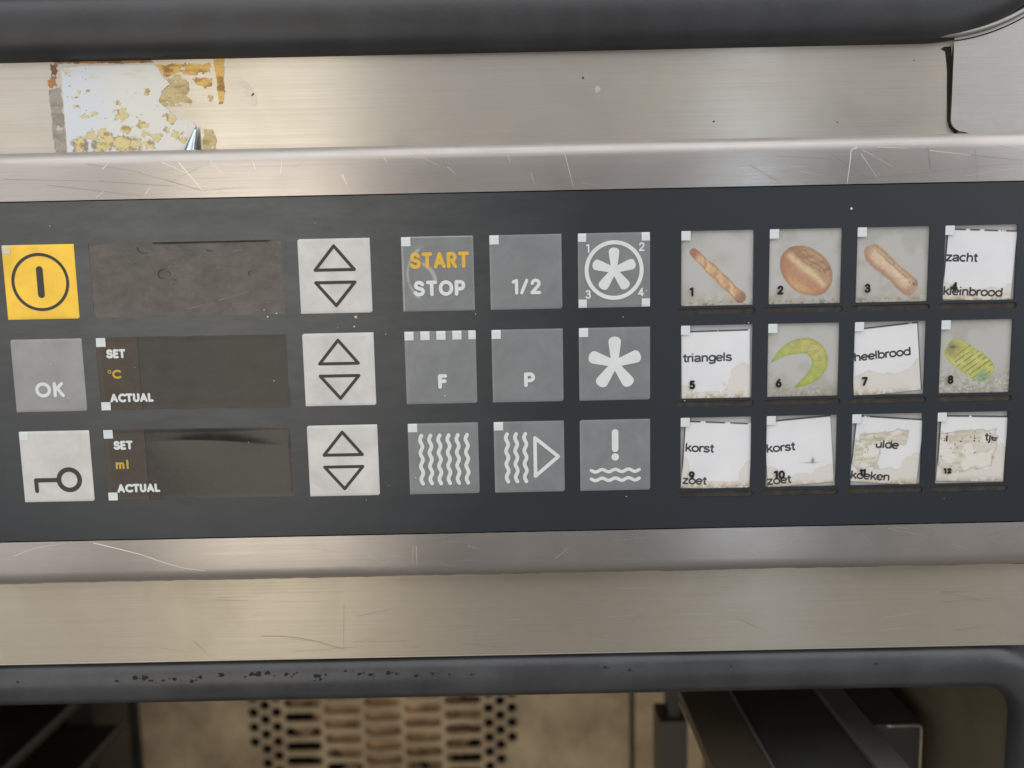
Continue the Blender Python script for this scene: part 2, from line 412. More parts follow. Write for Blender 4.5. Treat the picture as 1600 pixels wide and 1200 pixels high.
GL = {'o': (.56, ['O', arc(.28, .36, .235, .305, 0, 360, 24)[:-1]]),
 'c': (.51, [arc(.28, .36, .235, .305, 48, 312, 20)]),
 'e': (.56, [arc(.28, .36, .235, .305, 2, 318, 22), [(.07, .365), (.5, .365)]]),
 'a': (.55, [catmull([(.06, .52), (.12, .63), (.26, .665), (.40, .62), (.44, .48), (.44, .2), (.45, .08), (.5, 0)]), catmull([(.44, .40), (.25, .36), (.09, .28), (.06, .17), (.13, .07), (.25, .05), (.38, .11), (.44, .24)])]),
 'n': (.55, [[(.08, 0), (.08, .72)], catmull([(.08, .42), (.13, .58), (.27, .66), (.40, .61), (.45, .46), (.45, .2), (.45, 0)])]),
 'h': (.55, [[(.08, 0), (.08, 1)], catmull([(.08, .42), (.13, .58), (.27, .66), (.40, .61), (.45, .46), (.45, .2), (.45, 0)])]),
 'b': (.57, [[(.08, 0), (.08, 1)], 'O', arc(.295, .36, .225, .305, 0, 360, 24)[:-1]]),
 'd': (.57, [[(.5, 0), (.5, 1)], 'O', arc(.285, .36, .225, .305, 0, 360, 24)[:-1]]),
 'k': (.5, [[(.08, 0), (.08, 1)], [(.44, .72), (.1, .30)], [(.22, .42), (.48, 0)]]),
 'l': (.2, [[(.08, 0), (.08, 1)]]), 'i': (.2, [[(.08, 0), (.08, .72)], [(.08, .87), (.08, 1.0)]]),
 'j': (.22, [catmull([(.1, .72), (.1, .1), (.09, -.1), (.05, -.19), (-.05, -.2)]), [(.1, .87), (.1, 1.0)]]),
 'r': (.35, [[(.08, 0), (.08, .72)], catmull([(.08, .45), (.15, .6), (.26, .66), (.35, .635)])]),
 't': (.31, [catmull([(.15, .93), (.15, .6), (.15, .2), (.19, .08), (.3, .06)]), [(.0, .66), (.3, .66)]]),
 'z': (.5, [[(.04, .66), (.46, .66)], [(.43, .65), (.06, .08)], [(.02, .06), (.47, .06)]]),
 's': (.5, [catmull([(.42, .52), (.36, .63), (.23, .665), (.1, .61), (.08, .5), (.15, .41), (.27, .36), (.4, .29), (.43, .18), (.36, .08), (.23, .05), (.1, .1), (.04, .2)])]),
 'g': (.57, ['O', arc(.285, .37, .225, .3, 0, 360, 24)[:-1], catmull([(.5, .72), (.5, .3), (.5, .0), (.46, -.15), (.3, -.21), (.12, -.18), (.07, -.08)])]),
 'u': (.55, [catmull([(.08, .72), (.08, .3), (.12, .12), (.24, .055), (.38, .12), (.45, .28)]), [(.45, .72), (.45, 0)]])}
def slip_text(b, s, x, z, width, n, ang, w=.134):
    tot = sum(GL[c][0] for c in s)-.1; k = width/tot if len(s) > 1 else width; y = .66; ca, sa = math.cos(ang), math.sin(ang); X = 0
    for c in s:
        cl = False
        for st in GL[c][1]:
            if st == 'O': cl = True; continue
            pts = [(x+(X+p[0]-.05)*k*ca-p[1]*k*y*sa, z+(X+p[0]-.05)*k*sa+p[1]*k*y*ca) for p in st]
            ribbon(b, pts, w*k, n, None, closed=cl, caps=False); cl = False
        X += GL[c][0]
    return b
# ---- numpy value noise for print and stains
_rng = np.random.RandomState(3); _T = _rng.rand(256, 256)
def vn(x, y, s, seed=0, oct=4):
    x = np.asarray(x, float)*s+seed*17.3; y = np.asarray(y, float)*s+seed*7.1; o = 0; a = 1; tt = 0
    for k in range(oct):
        xi = np.floor(x).astype(int); yi = np.floor(y).astype(int); fx = x-xi; fy = y-yi
        fx = fx*fx*(3-2*fx); fy = fy*fy*(3-2*fy)
        g = lambda i, j: _T[(xi+i) % 256, (yi+j) % 256]
        o = o+a*((g(0, 0)*(1-fx)+g(1, 0)*fx)*(1-fy)+(g(0, 1)*(1-fx)+g(1, 1)*fx)*fy); tt += a; a *= .5; x = x*2+5.2; y = y*2+1.3
    return o/tt
def sm(e0, e1, x): t = np.clip((x-e0)/(e1-e0), 0, 1); return t*t*(3-2*t)
def lin(c): return np.array(srgb(*c)[:3])/.86
def blend(C, c, m): return C*(1-m[:, None])+(np.asarray(c) if np.ndim(c) > 1 else np.asarray(c)[None, :])*m[:, None]

# ================================================================== SETTING OF THE PARTS (mm)
KX = dict(zip('abcdefghi', (-193.0, -93.84, -59.19, -29.64, 0.0, 34.78, 64.37, 93.76, 123.12)))
KW, KH = 24.34, 25.0
KZ = (31.6, 0.0, -31.6)
XL, XR = -520.0, 190.0

# ================================================================== upper oven
up = thing('upper_oven', 'brushed steel front of the upper oven above the dark control panel', 'oven', (-165, -10, 76))
v, f = sweep_x([(-8, 66), (-8, 112), (-9.5, 112), (-9.5, 66)], XL, XR); mk('front_panel', v, f, 'steel_strip', up)
# raised corner plate with rounded lower corner, its top following the seal
pl = [(127.2, 116), (127.2, 80.5)]+[(131.6-4.4*math.cos(t), 80.2-4.4*math.sin(t)) for t in np.linspace(.1, math.pi/2, 6)]+[(133.4, 75.2), (135, 71), (XR, 71), (XR, 150), (170, 150)]
pl = pl[::-1]
v, f = holed([pl], -6.7, -8.0)
corner = mk('corner_plate', v, f, 'steel_plate', up, label='scuffed grey corner plate')
# grime in the seam beside the plate
gr = [(126.9, 104), (124.6, 103.9), (123.4, 103.2), (125.0, 102.3), (125.4, 99.8), (125.9, 96), (126.1, 90), (126.4, 85), (126.6, 80), (127.3, 77.6), (129.2, 75.5), (130.6, 75.5), (128.4, 78), (127.5, 81), (127.3, 90), (127.3, 99)]
mk('grime', *(lambda b: (b.v, b.f))(flat(gr, -7.93)), 'grime', corner)
seal_up_path = [(XL, 116.9), (117, 116.9)]
def seal(path, a, bdep, ncen, seg=28, p=2.0):
    """sweep a rounded section along a path in the x-z plane"""
    P = np.array(path, float); N = len(P)
    T = np.zeros_like(P); T[1:-1] = P[2:]-P[:-2]; T[0] = P[1]-P[0]; T[-1] = P[-1]-P[-2]; T /= np.linalg.norm(T, axis=1)[:, None]
    Nn = np.stack([-T[:, 1], T[:, 0]], 1); v = []; f = []
    for c, q in zip(P, Nn):
        for i in range(seg):
            t = 2*math.pi*i/seg; ct, st = math.cos(t), math.sin(t)
            r1 = math.copysign(abs(ct)**(2/p), ct)*a; r2 = math.copysign(abs(st)**(2/p), st)*bdep
            w_ = c+q*r1; v.append((w_[0], ncen+r2, w_[1]))
    for i in range(N-1):
        for j in range(seg):
            k = (j+1) % seg; f.append((i*seg+j, i*seg+k, (i+1)*seg+k, (i+1)*seg+j))
    f.append(tuple(range(seg))[::-1]); f.append(tuple((N-1)*seg+j for j in range(seg)))
    return v, f
def lin_pts(a, b, k): return [(a[0]+(b[0]-a[0])*i/k, a[1]+(b[1]-a[1])*i/k) for i in range(k+1)]
cu = lin_pts((XL, 115.4), (117, 115.4), 24)+arc(117, 162.9, 47.5, 47.5, -90, 0, 24)[1:]+lin_pts((164.5, 163), (164.5, 260), 6)[1:]
v, f = seal(cu, 10.7, 9, -11, p=2.6); mk('door_seal', v, f, 'seal_up', up, smooth=True, label='dark rubber door seal')
rim = arc(121, 165.2, 58.2, 58.2, -92, 0, 30)+lin_pts((179.2, 165.2), (179.2, 260), 4)[1:]
v, f = seal(rim, 1.0, 1.4, -6.4, 10); mk('flange_rim', v, f, 'steel_plate', up, smooth=True)
rim2 = arc(121, 165.2, 60.2, 60.2, -84, -20, 30)
b = B(); ribbon(b, rim2, .45, -6.66); b.mk('grime_line', 'grime', corner)
# cavity wall behind the upper seal
v, f = sweep_x([(-12, 118), (-200, 118), (-200, 122), (-12, 122)], XL+10, 160); mk('cavity_floor', v, f, 'cav', up)
# light wipe marks and dark specks on the strip
b = B()
for x, z, rx, rz in ((-111.5, 96.5, 1.6, 1.0), (-109.6, 94.2, 1.5, 2.0), (-108.2, 91.6, 1.3, 1.8), (8, 92.5, .9, 1.2)):
    flat([(x+rx*math.cos(t)*(1+.18*math.sin(3*t+x)), z+rz*math.sin(t)*(1+.2*math.cos(2*t+z))) for t in np.linspace(0, 2*math.pi, 18)[:-1]], -7.96, b)
b.mk('wipe_marks', plain('dried_wipe_mark', (.60, .57, .51), .42, .5, .08, 300, 0, 1, .9), up, kind='stuff')
b = B()
for i in range(4):
    x = random.uniform(-190, 120); z = random.uniform(77, 103); r = random.uniform(.12, .38)
    flat([(x+r*(1+random.random()*.5)*math.cos(t), z+r*math.sin(t)) for t in np.linspace(0, 2*math.pi, 8)[:-1]], -7.95, b)
b.mk('specks', 'grime', up, kind='stuff')

# ================================================================== torn sticker on the strip
st = thing('torn_sticker', 'torn white foil sticker with yellowed peeling patches on the upper steel strip', 'sticker', (-150, -8, 75))
STICK = [(-172.5, 102.1), (-171.9, 102.9), (-166.8, 103.4), (-148.6, 103.6), (-141.3, 103.5), (-140.1, 102.8), (-138.7, 100.2), (-137.6, 98.5), (-136.1, 96.9), (-137.4, 96.1), (-139.1, 95.0), (-139.4, 93.4), (-140.3, 91.5), (-138.2, 89.5), (-136.0, 87.1), (-132.8, 85.2), (-129.2, 84.2), (-127.7, 82.6), (-131.5, 72), (-172.6, 72), (-172.6, 89.0)]
def inside(P, x, z):
    P = np.array(P); c = np.zeros(x.shape, bool); j = len(P)-1
    for i in range(len(P)):
        a, b_ = P[i], P[j]
        cond = ((a[1] > z) != (b_[1] > z)) & (x < (b_[0]-a[0])*(z-a[1])/(b_[1]-a[1]+1e-12)+a[0]); c ^= cond; j = i
    return c
def cell_plate(name, x0, x1, z0, z1, step, keep, colfn, n, mat, parent, hfn=None, **k):
    xs = np.arange(x0, x1+step/2, step); zs = np.arange(z0, z1+step/2, step)
    X, Z = np.meshgrid(xs, zs, indexing='ij'); ny = len(zs)
    x, z = X.ravel(), Z.ravel()
    kx, kz = np.meshgrid(xs[:-1]+step/2, zs[:-1]+step/2, indexing='ij'); kp = keep(kx.ravel(), kz.ravel()).reshape(kx.shape)
    I, J = np.nonzero(kp)
    F = np.stack([I*ny+J, (I+1)*ny+J, (I+1)*ny+J+1, I*ny+J+1], 1)
    used, inv = np.unique(F.ravel(), return_inverse=True); F = inv.reshape(F.shape)
    x, z = x[used], z[used]
    h = n+(hfn(x, z) if hfn else np.zeros_like(x))
    return mk(name, np.stack([x, h, z], 1), F.tolist(), mat, parent, cols=colfn(x, z), **k)
HOLES = [(-167.0, 95.2, 1.0), (-164.1, 95.0, .6), (-168.1, 90.1, .8), (-144.0, 94.5, 1.1), (-154.6, 91.4, .7), (-153.2, 87.2, 2.0), (-163.0, 87.8, 1.0), (-165.7, 87.1, .9), (-168.4, 92.9, .4), (-151.6, 82.4, 1.6), (-146.4, 83.9, 1.5), (-136.5, 85.9, 1.8), (-138.4, 82.0, 1.0), (-134.8, 80.7, 1.4), (-133.3, 78.7, 1.1), (-142.0, 79.7, 1.6), (-144.8, 77.4, 1.6), (-145.4, 80.9, 1.2), (-157.7, 80.0, 1.6), (-164.1, 80.9, 1.5), (-168.4, 79.2, 1.4), (-160.0, 81.6, 1.5), (-160.3, 78.1, 2.2), (-154.1, 78.3, 2.6), (-149.7, 77.8, 1.8), (-170.6, 101.5, .8), (-170, 97, .4)]
def stick_keep(x, z):
    jx = x+(vn(x, z, .9, 1)-.5)*.9; jz = z+(vn(x, z, .9, 2)-.5)*.9
    edge = (x > -142) & (z < 103)
    return np.where(edge, inside(STICK, jx, jz), inside(STICK, x, z))
def stick_col(x, z):
    C = np.tile(lin((205, 205, 200))[None], (len(x), 1))
    C = blend(C, lin((196, 203, 212)), sm(-150, -165, x)*.8)
    n1 = vn(x, z*3, .25, 5)
    C = blend(C, lin((190, 182, 150)), sm(.5, .8, n1)*.5*sm(96, 102, z))
    # peeled patches
    m = np.zeros(len(x)); jx = x+(vn(x, z, .9, 8)-.5)*3.4; jz = z+(vn(x, z, .9, 9)-.5)*2.6
    for hx, hz, r in HOLES: m = np.maximum(m, sm(1.05, .85, np.hypot((jx-hx)/1.25, (jz-hz)*1.05)/r))
    pat = lin((200, 186, 135))*np.ones((len(x), 1)); pat = blend(pat, lin((140, 120, 72)), sm(.55, .75, vn(x, z, .6, 12))*.8); pat = pat*(.9+.2*vn(x, z, 2.0, 13))[:, None]
    low = sm(81, 76.5, z+(vn(x, z, .5, 6)-.5)*6)*sm(-172, -169, x)*sm(-146, -152, x)
    m = np.maximum(m, low*sm(.35, .5, vn(x, z, .45, 7)))
    C = C*(1-m[:, None])+pat*m[:, None]; C = blend(C, lin((96, 76, 40)), np.clip(m*(1-m)*4, 0, 1)*.7)
    sp = sm(.86, .9, vn(x, z, 1.1, 20, 2)); C = blend(C, lin((105, 80, 45)), sp*.8)
    return C
cell_plate('backing', -173, -127, 72, 104, .25, stick_keep, stick_col, -7.82, 'sticker', st, lambda x, z: .12*(vn(x, z, .35, 30)-.5))
RES = {'glue': ((206, 168, 88), (150, 110, 48)), 'glue_pale': ((186, 168, 124), (158, 138, 92)), 'rust': ((158, 112, 62), (110, 70, 36)), 'ghost': ((150, 143, 132), (132, 125, 114)), 'worn': ((206, 201, 190), (184, 174, 150))}
PS = [0]
def patch(name, loop, n, mat, parent, jag=.8, drop=.30):
    """ragged stain: a cell sheet with frayed edges, thin spots and uneven colour"""
    PS[0] += 3; sd = PS[0]; P = np.array(loop); lo_, hi_ = P.min(0)-.6, P.max(0)+.6
    def keep(x, z):
        jx = x+(vn(x, z, .9, sd)-.5)*2*jag+(vn(x, z, 3., sd+1, 2)-.5)*jag; jz = z+(vn(x, z, .9, sd+2)-.5)*2*jag+(vn(x, z, 3., sd+3, 2)-.5)*jag
        return inside(loop, jx, jz) & (vn(x*.6, z, .55, sd+5) > drop)
    def col(x, z):
        a, c = RES[mat]; t = vn(x*.5, z, .6, sd+7); C = blend(np.tile(lin(a)[None], (len(x), 1)), lin(c), sm(.42, .72, t)); g_ = vn(x, z, 2.2, sd+9)
        C = C*(.82+.36*g_)[:, None]
        return blend(C, lin(c)*.7, sm(drop+.06, drop, vn(x*.6, z, .55, sd+5))*.7)
    return cell_plate(name, lo_[0], hi_[0], lo_[1], hi_[1], .16, keep, col, n, 'sticker' if mat != 'worn' else 'paper', parent)
patch('glue_residue', [(-140.7, 103.4), (-135.6, 103.6), (-122.7, 103.5), (-122.1, 102.8), (-122.5, 100.5), (-127.8, 99.8), (-130.6, 100.1), (-132.6, 101.1), (-134.2, 100.5), (-135.9, 100.0), (-137.6, 99.0), (-139.4, 101.6)], -7.93, 'glue', st)
patch('glue_residue', [(-137.6, 98.3), (-133.4, 100.3), (-131.5, 98.7), (-129.4, 97.5), (-129.5, 96.0), (-131.1, 93.2), (-129.2, 91.2), (-129.5, 90.1), (-135.4, 90.0), (-137.8, 89.5), (-141.1, 91.3), (-140.1, 95.0), (-137.1, 96.9)], -7.95, 'glue_pale', st)
patch('glue_residue', [(-128.3, 98.9), (-122.2, 98.5), (-122.4, 96.2), (-123.6, 95.8), (-128.6, 97.1)], -7.93, 'glue', st)
patch('glue_residue', [(-121.2, 104.9), (-117.4, 105.1), (-117.6, 101.6), (-118.0, 98.1), (-117.8, 94.6), (-118.7, 90.2), (-120.1, 90.1), (-120.4, 94.6), (-120.5, 99.7)], -7.93, 'glue', st, .3)
patch('glue_residue', [(-125.7, 82.3), (-122.5, 81.9), (-121.5, 77.7), (-122.0, 75.1), (-126.5, 75.2), (-126.2, 80.2)], -7.94, 'glue_pale', st)
patch('glue_residue', [(-124, 93), (-121.6, 93.2), (-122.3, 91), (-123.6, 91.4)], -7.94, 'glue_pale', st)
patch('rust_stain', [(-176.0, 104.6), (-173.6, 104.6), (-174.0, 101.9), (-174.9, 100.8), (-174.5, 97.6), (-176.9, 96.5), (-177.4, 99.3), (-176.0, 100.0), (-176.0, 102.4)], -7.94, 'rust', st)
patch('rust_stain', [(-174, 105.4), (-160, 105.4), (-142, 105), (-141, 104.3), (-152, 104.1), (-160, 104.4), (-173, 104.5)], -7.94, 'rust', st, .25)
patch('dull_residue', [(-177.2, 96), (-173.2, 97), (-172.9, 74), (-177.0, 74)], -7.97, 'ghost', st, .5, .36)
# curled-up foil corner
b = B(); tip = np.array((-127.6, -6.6, 83.3)); S = 14; v = [tuple(tip)]
for k, (tt, rr) in enumerate(((.25, .62), (.6, 1.35), (1.0, 2.15))):
    c = tip+(np.array((-130.0, -5.6, 74.6))-tip)*tt
    for i in range(S):
        t = 2*math.pi*i/S; v.append((c[0]+rr*math.cos(t), c[1]+rr*.75*math.sin(t), c[2]))
f = [(0, 1+i, 1+(i+1) % S) for i in range(S)]+[(1+k*S+i, 1+(k+1)*S+i, 1+(k+1)*S+(i+1) % S, 1+k*S+(i+1) % S) for k in range(2) for i in range(S)]
mk('curled_corner', v, f, 'foil', st, smooth=True)

# ================================================================== lower oven
lo = thing('lower_oven', 'open lower oven with greasy steel front strip, dark door seal and browned cavity', 'oven', (-165, -250, -690))
prof = [(-8, -66), (-8, -106.6)]+[(-8-.8+.8*math.cos(t), -106.6-.8*math.sin(t)) for t in np.linspace(.3, math.pi/2, 4)]+[(-11, -107.4), (-11, -66)]
v, f = sweep_x(prof[::-1], XL, XR); mk('front_panel', v, f, 'steel_lower', lo)
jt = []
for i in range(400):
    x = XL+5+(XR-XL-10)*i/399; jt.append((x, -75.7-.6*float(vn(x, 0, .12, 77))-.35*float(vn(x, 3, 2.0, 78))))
b = B(); k = len(jt); b.add([(x, -7.93, z) for x, z in jt]+[(x, -7.93, -74.0) for x, z in jt], [(i, i+1, k+i+1, k+i) for i in range(k-1)]); b.mk('joint_shade_grime', plain('joint_shade_grime', (.11, .095, .075), .7, .3, .4, 500), lo)  # trim's shadow on the strip painted as a dark band, with joint dirt
b = B(); ribbon(b, lin_pts((XL+5, -106.75), (XR-5, -106.75), 120), .35, -7.9); b.mk('lip_highlight', 'steel_edge', lo)  # bright ribbon paints the highlight along the lip
cl = lin_pts((XL, -115.8), (150, -115.8), 24)+arc(150, -140.8, 25, 25, 90, 0, 18)[1:]+lin_pts((175, -140.8), (175, -690), 10)[1:]
v, f = seal(cl, 9.8, 9.8, -16, 28); se = mk('door_seal', v, f, 'seal', lo, smooth=True, label='dark rubber door seal with torn pits')
b = B()
pits = [(-206.1, -112.0, .5), (-169.9, -112.2, .6), (-163.3, -111.3, .9), (-159.8, -111.4, 1.2), (-152.8, -112.4, .5), (-148.7, -112.0, .7), (-142.2, -112.8, .8), (-139.2, -111.6, .7), (-131.5, -111.0, .9), (-120.3, -110.9, 1.0), (-118.2, -110.9, 1.1), (-114.7, -110.6, .9), (-107.7, -111.2, .8), (-103.9, -110.7, .4), (-96.3, -111.9, 1.0), (-95.2, -113.1, .6), (-86.2, -110.5, .6), (-81.0, -111.5, .7), (-76.8, -111.8, .8), (-70.4, -111.4, 1.0), (-67.4, -111.7, .5), (-60.4, -112.5, .7), (-54, -112, .5), (-48, -112.3, .4), (-40, -112.6, .5), (9, -111, .6), (18, -112, .7), (55, -111.5, .4), (108, -111.6, .5)]
pits += [(x+random.uniform(-3, 3), z+random.uniform(-1, .6), r*random.uniform(.2, .5)) for x, z, r in pits for _ in range(2)]
for x, z, r in pits:
    N = 9; v = []; z -= 1.0
    for i in range(N+1):
        if i == N: px, pz = x, z
        else:
            t = 2*math.pi*i/N; rr = r*random.uniform(.6, 1.25); px, pz = x+rr*1.2*math.cos(t), z+rr*.75*math.sin(t)
        dz = max(-9.7, min(9.7, pz+115.8)); v.append((px, -16+math.sqrt(9.8**2-dz**2)+.10, pz))
    b.add(v, [(N, i, (i+1) % N) for i in range(N)])
b.mk('torn_pits', 'pit', se, kind='stuff')
bbox('side_plate', 176.5, XR, -30, -17, -690, -107.6, 'steel_lower', lo)
bbox('side_plate', XL, -510, -30, -17, -690, -107.6, 'steel_lower', lo)
# cavity shell (each wall its own part)
CX0, CX1, CZ0, CZ1, CN = -500.0, 170.0, -676.0, -118.0, -520.0
bbox('cavity_wall', CX1, CX1+6, CN, -14, CZ0, CZ1, 'cav', lo)
bbox('cavity_wall', CX0-6, CX0, CN, -14, CZ0, CZ1, 'cav', lo)
bbox('cavity_roof', CX0, CX1, CN, -20, CZ1, CZ1+5, 'cav', lo)
bbox('cavity_floor', CX0, CX1, CN, -20, CZ0-5, CZ0, 'cav', lo)
bbox('back_wall', CX0-6, CX1+6, CN-80, CN-74, CZ0-5, CZ1+5, 'void', lo)
bbox('duct_panel', CX0, -428, -512, -500, CZ0, CZ1, plain('olive_side_panel', (.26, .21, .13), .5, .5, .2, 20), lo)
bbox('duct_panel', 97, CX1, -512, -500, CZ0, CZ1, 'cav_brown', lo)
bbox('seam_post', -428, -420, -512, -494, CZ0, CZ1, 'rack', lo)
bbox('seam_post', 92, 96, -512, -497, CZ0, CZ1, 'rack', lo)
# perforated fan cover
FX, FZ, FR = -166.0, -397.0, 143.0
loops = [[(-420, CZ0), (92, CZ0), (92, CZ1), (-420, CZ1)]]
for i, cx in enumerate((-249.9, -207.9, -165.9, -123.9, -81.9)):
    for k in range(-9, 10):
        cz = FZ+k*16.2+(8.1 if i % 2 else 0)+4.4
        if math.hypot(cx-FX, cz-FZ) < FR-18: loops.append(rrect(cx-19.2, cx+19.2, cz-5.2, cz+5.2, 5.0, 4)[::-1])
for s in (-1, 1):
    for i, dx in enumerate((111.0, 123.0, 135.2)):
        for k in range(-10, 11):
            cz = FZ+k*16.2+(8.1 if i % 2 == 0 else 0)+4.4-2
            if math.hypot(dx, cz-FZ) < FR: loops.append(circ(FX+s*dx, cz, 5.6, 14)[::-1])
v, f = holed(loops, -500, -503); mk('fan_cover', v, f, 'cav_brown', lo, label='browned fan cover with round holes and slots')
# fan behind the cover
fan_v = B()
FN = -512
k = 32
fan_v.add([(FX, FN+4, FZ)]+[(FX+r*math.cos(2*math.pi*i/k), FN+h, FZ+r*math.sin(2*math.pi*i/k)) for r, h in ((30, 5), (76, 3), (80, -6)) for i in range(k)],
          [(0, 1+i, 1+(i+1) % k) for i in range(k)]+[(1+q*k+i, 1+(q+1)*k+i, 1+(q+1)*k+(i+1) % k, 1+q*k+(i+1) % k) for q in range(2) for i in range(k)])
fan = fan_v.mk('fan_hub', 'fan', lo, smooth=True)
for i in range(18):
    t = 2*math.pi*i/18+.1; d = np.array((math.cos(t), math.sin(t))); q = np.array((-d[1], d[0]))
    b = B(); cr = [d*70-q*6, d*104-q*13, d*106+q*9, d*72+q*3]; ns = (-6, -4, -22, -24)
    v = [(FX+c[0], FN+n_, FZ+c[1]) for c, n_ in zip(cr, ns)]+[(FX+c[0], FN+n_-2, FZ+c[1]) for c, n_ in zip(cr, ns)]
    b.add(v, [(0, 1, 2, 3), (7, 6, 5, 4), (0, 4, 5, 1), (1, 5, 6, 2), (2, 6, 7, 3), (3, 7, 4, 0)]); b.mk('fan_blade', 'fan', fan)
# tray rack on the right: channel rails running into the oven
bbox('rack_rail', 57, 82, -470, -22, -178, -172, 'rack_b', lo)
bbox('rack_rail', 82.4, 123.6, -470, -22, -184, -174, 'rack', lo)
bbox('rail_lip', 80.8, 82.2, -470, -22, -173.5, -171.2, 'rack_l', lo)
bbox('rack_rail', 124, 137, -470, -22, -178, -171.5, 'rack_l', lo)
bbox('rack_bracket', 138, 160, -200, -67.5, -230, -172.4, 'rack', lo)
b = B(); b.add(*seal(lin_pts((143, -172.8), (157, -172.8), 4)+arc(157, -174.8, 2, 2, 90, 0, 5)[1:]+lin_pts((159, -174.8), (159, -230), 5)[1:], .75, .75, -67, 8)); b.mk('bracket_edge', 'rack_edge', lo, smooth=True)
bbox('rack_bracket', 73, 92, -260, -235, -340, -267, 'rack_b', lo)
bbox('rack_upright', 80, 88, -256, -240, -266.8, -184.2, 'rack', lo)
# tray rack on the left
bbox('rack_upright', -452, -427, -430, -428, -676, -130, 'rack', lo)
bbox('rack_upright', -490, -452.3, -431, -429, -676, -130, 'void', lo)
for z in (-250, -310, -370):
    bbox('rack_rail', -470, -396, -426, -40, z-4, z, 'rack', lo)
    bbox('rail_lip', -399, -396.2, -426, -40, z+.1, z+4, 'rack_l', lo)

# ================================================================== control panel
cp = thing('control_panel', 'dark membrane oven control panel with keys, displays and steel trim', 'control panel', (-30, -8, -74.9))
def trim(sg):
    R = 5.6; zc = 69.2; prof = [(-9, 58.3), (.15, 58.3)]
    prof += [(.17, 61), (.2, 65)]+[(.2-R+R*math.cos(t), zc+R*math.sin(t)) for t in np.linspace(0, math.pi/2, 9)]+[(-9, zc+R)]
    prof = [(n, sg*z) for n, z in prof]
    if sg > 0: prof = prof[::-1]
    v, f = sweep_x(prof, XL, XR, 3); o = mk('steel_trim', v, f, 'steel_trim', cp)
    o.data.polygons.foreach_set('use_smooth', [len(p.vertices) == 4 for p in o.data.polygons])
    o.data.set_sharp_from_angle(angle=math.radians(35))
    return o
t_up, t_lo = trim(1), trim(-1)
bbox('housing', XL+2, XR-2, -7.9, -3.0, -72, 72, 'slot', cp, .1)
# film sheet with openings
loops = [[(-228, -57.95), (176, -57.95), (176, 57.95), (-228, 57.95)]]
for c in 'fghi':
    for z in KZ:
        loops.append(rrect(KX[c], KX[c]+KW, z-KH/2, z+KH/2, .25, 2)[::-1])
        loops.append(rrect(KX[c]-1.2, KX[c]+KW+.8, z-KH/2-3.0, z-KH/2-.9, 1.04, 5)[::-1])
DX0, DX1 = -163.8, -99.2
for z in KZ: loops.append(rrect(DX0, DX1, z-12.4, z+12.4, .2, 2)[::-1])
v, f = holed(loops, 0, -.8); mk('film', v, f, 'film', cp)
bbox('film_end', XL+2, -228.4, -2.9, .3, -57.9, 57.9, 'steel_trim', cp, .2)
bbox('film_end', 176.4, XR-2, -2.9, .3, -57.9, 57.9, 'steel_trim', cp, .2)

# ---- keys
def hfun(cx, cz, dome=.05, dents=(), crease=False):
    def h(x, z):
        u, q = x-cx, z-cz
        e = min(KW/2-abs(u), KH/2-abs(q)); edge = max(0., min(1., e/.5)); edge = edge*edge*(3-2*edge)
        r = math.hypot(u, q); d = dome*math.exp(-((r-9.6)/.8)**2)
        if crease:
            rc = math.hypot(u+6.6, q+2.6); an = math.degrees(math.atan2(q+2.6, u+6.6)); d += .20*math.exp(-((rc-6.4)/.8)**2)*max(0, 1-((an-33)/44)**2)-.05*(1 if rc < 6.4 else 0)*max(0, 1-((an-33)/60)**2)*min(1,(6.4-rc)/1.5)
        for du, dz, sr, am in dents: d += am*math.exp(-((u-du)**2+(q-dz)**2)/sr**2)
        return edge*(.14+d)-.02*(1-edge)
    return h
def key(col, row, mat, label, dome=.05, dents=(), crease=False):
    x0 = KX[col]; z = KZ[row]; cx = x0+KW/2; h = hfun(cx, z, dome, dents, crease); N = 96 if crease else 40
    us = [-KW/2+KW*i/N for i in range(N+1)]; qs = [-KH/2+KH*i/N for i in range(N+1)]
    v = [(cx+u, h(cx+u, z+q), z+q) for u in us for q in qs]
    f = [(i*(N+1)+j, (i+1)*(N+1)+j, (i+1)*(N+1)+j+1, i*(N+1)+j+1) for i in range(N) for j in range(N)]
    return mk('key', v, f, mat, cp, smooth=True, label=label), cx, z, h
def led(x, z, w, hh, parent, hf, mat='led'):
    N = 4; v = []; 
    for i in range(N+1):
        for j in range(N+1):
            px, pz = x+w*i/N, z-hh*j/N; v.append((px, (hf(px, pz) if hf else 0)+.09, pz))
    f = [(i*(N+1)+j, i*(N+1)+j+1, (i+1)*(N+1)+j+1, (i+1)*(N+1)+j) for i in range(N) for j in range(N)]
    return mk('indicator_light', v, f, mat, parent)
I = .06
# power
k, cx, z, h = key('a', 0, 'key_yellow', 'yellow power key with a ringed bar')
b = B(); ribbon(b, arc(cx, z, 9.2, 9.2, 0, 360, 64)[:-1], 1.0, I, h, True); ribbon(b, [(cx, z+4.2), (cx, z-4.2)], 2.25, I, h); b.mk('symbol', 'ink_dark', k)
led(cx-KW/2+.15, z+KH/2-.15, 2.9, 2.9, k, h, 'led_dull')
# OK
k, cx, z, h = key('a', 1, 'key_ok', 'mid grey OK key', .02)
b = B(); stroke_text(b, 'OK', cx, z-4.9, 5.2, 1.15, I, 10.1, h); b.mk('lettering', 'ink_white', k)
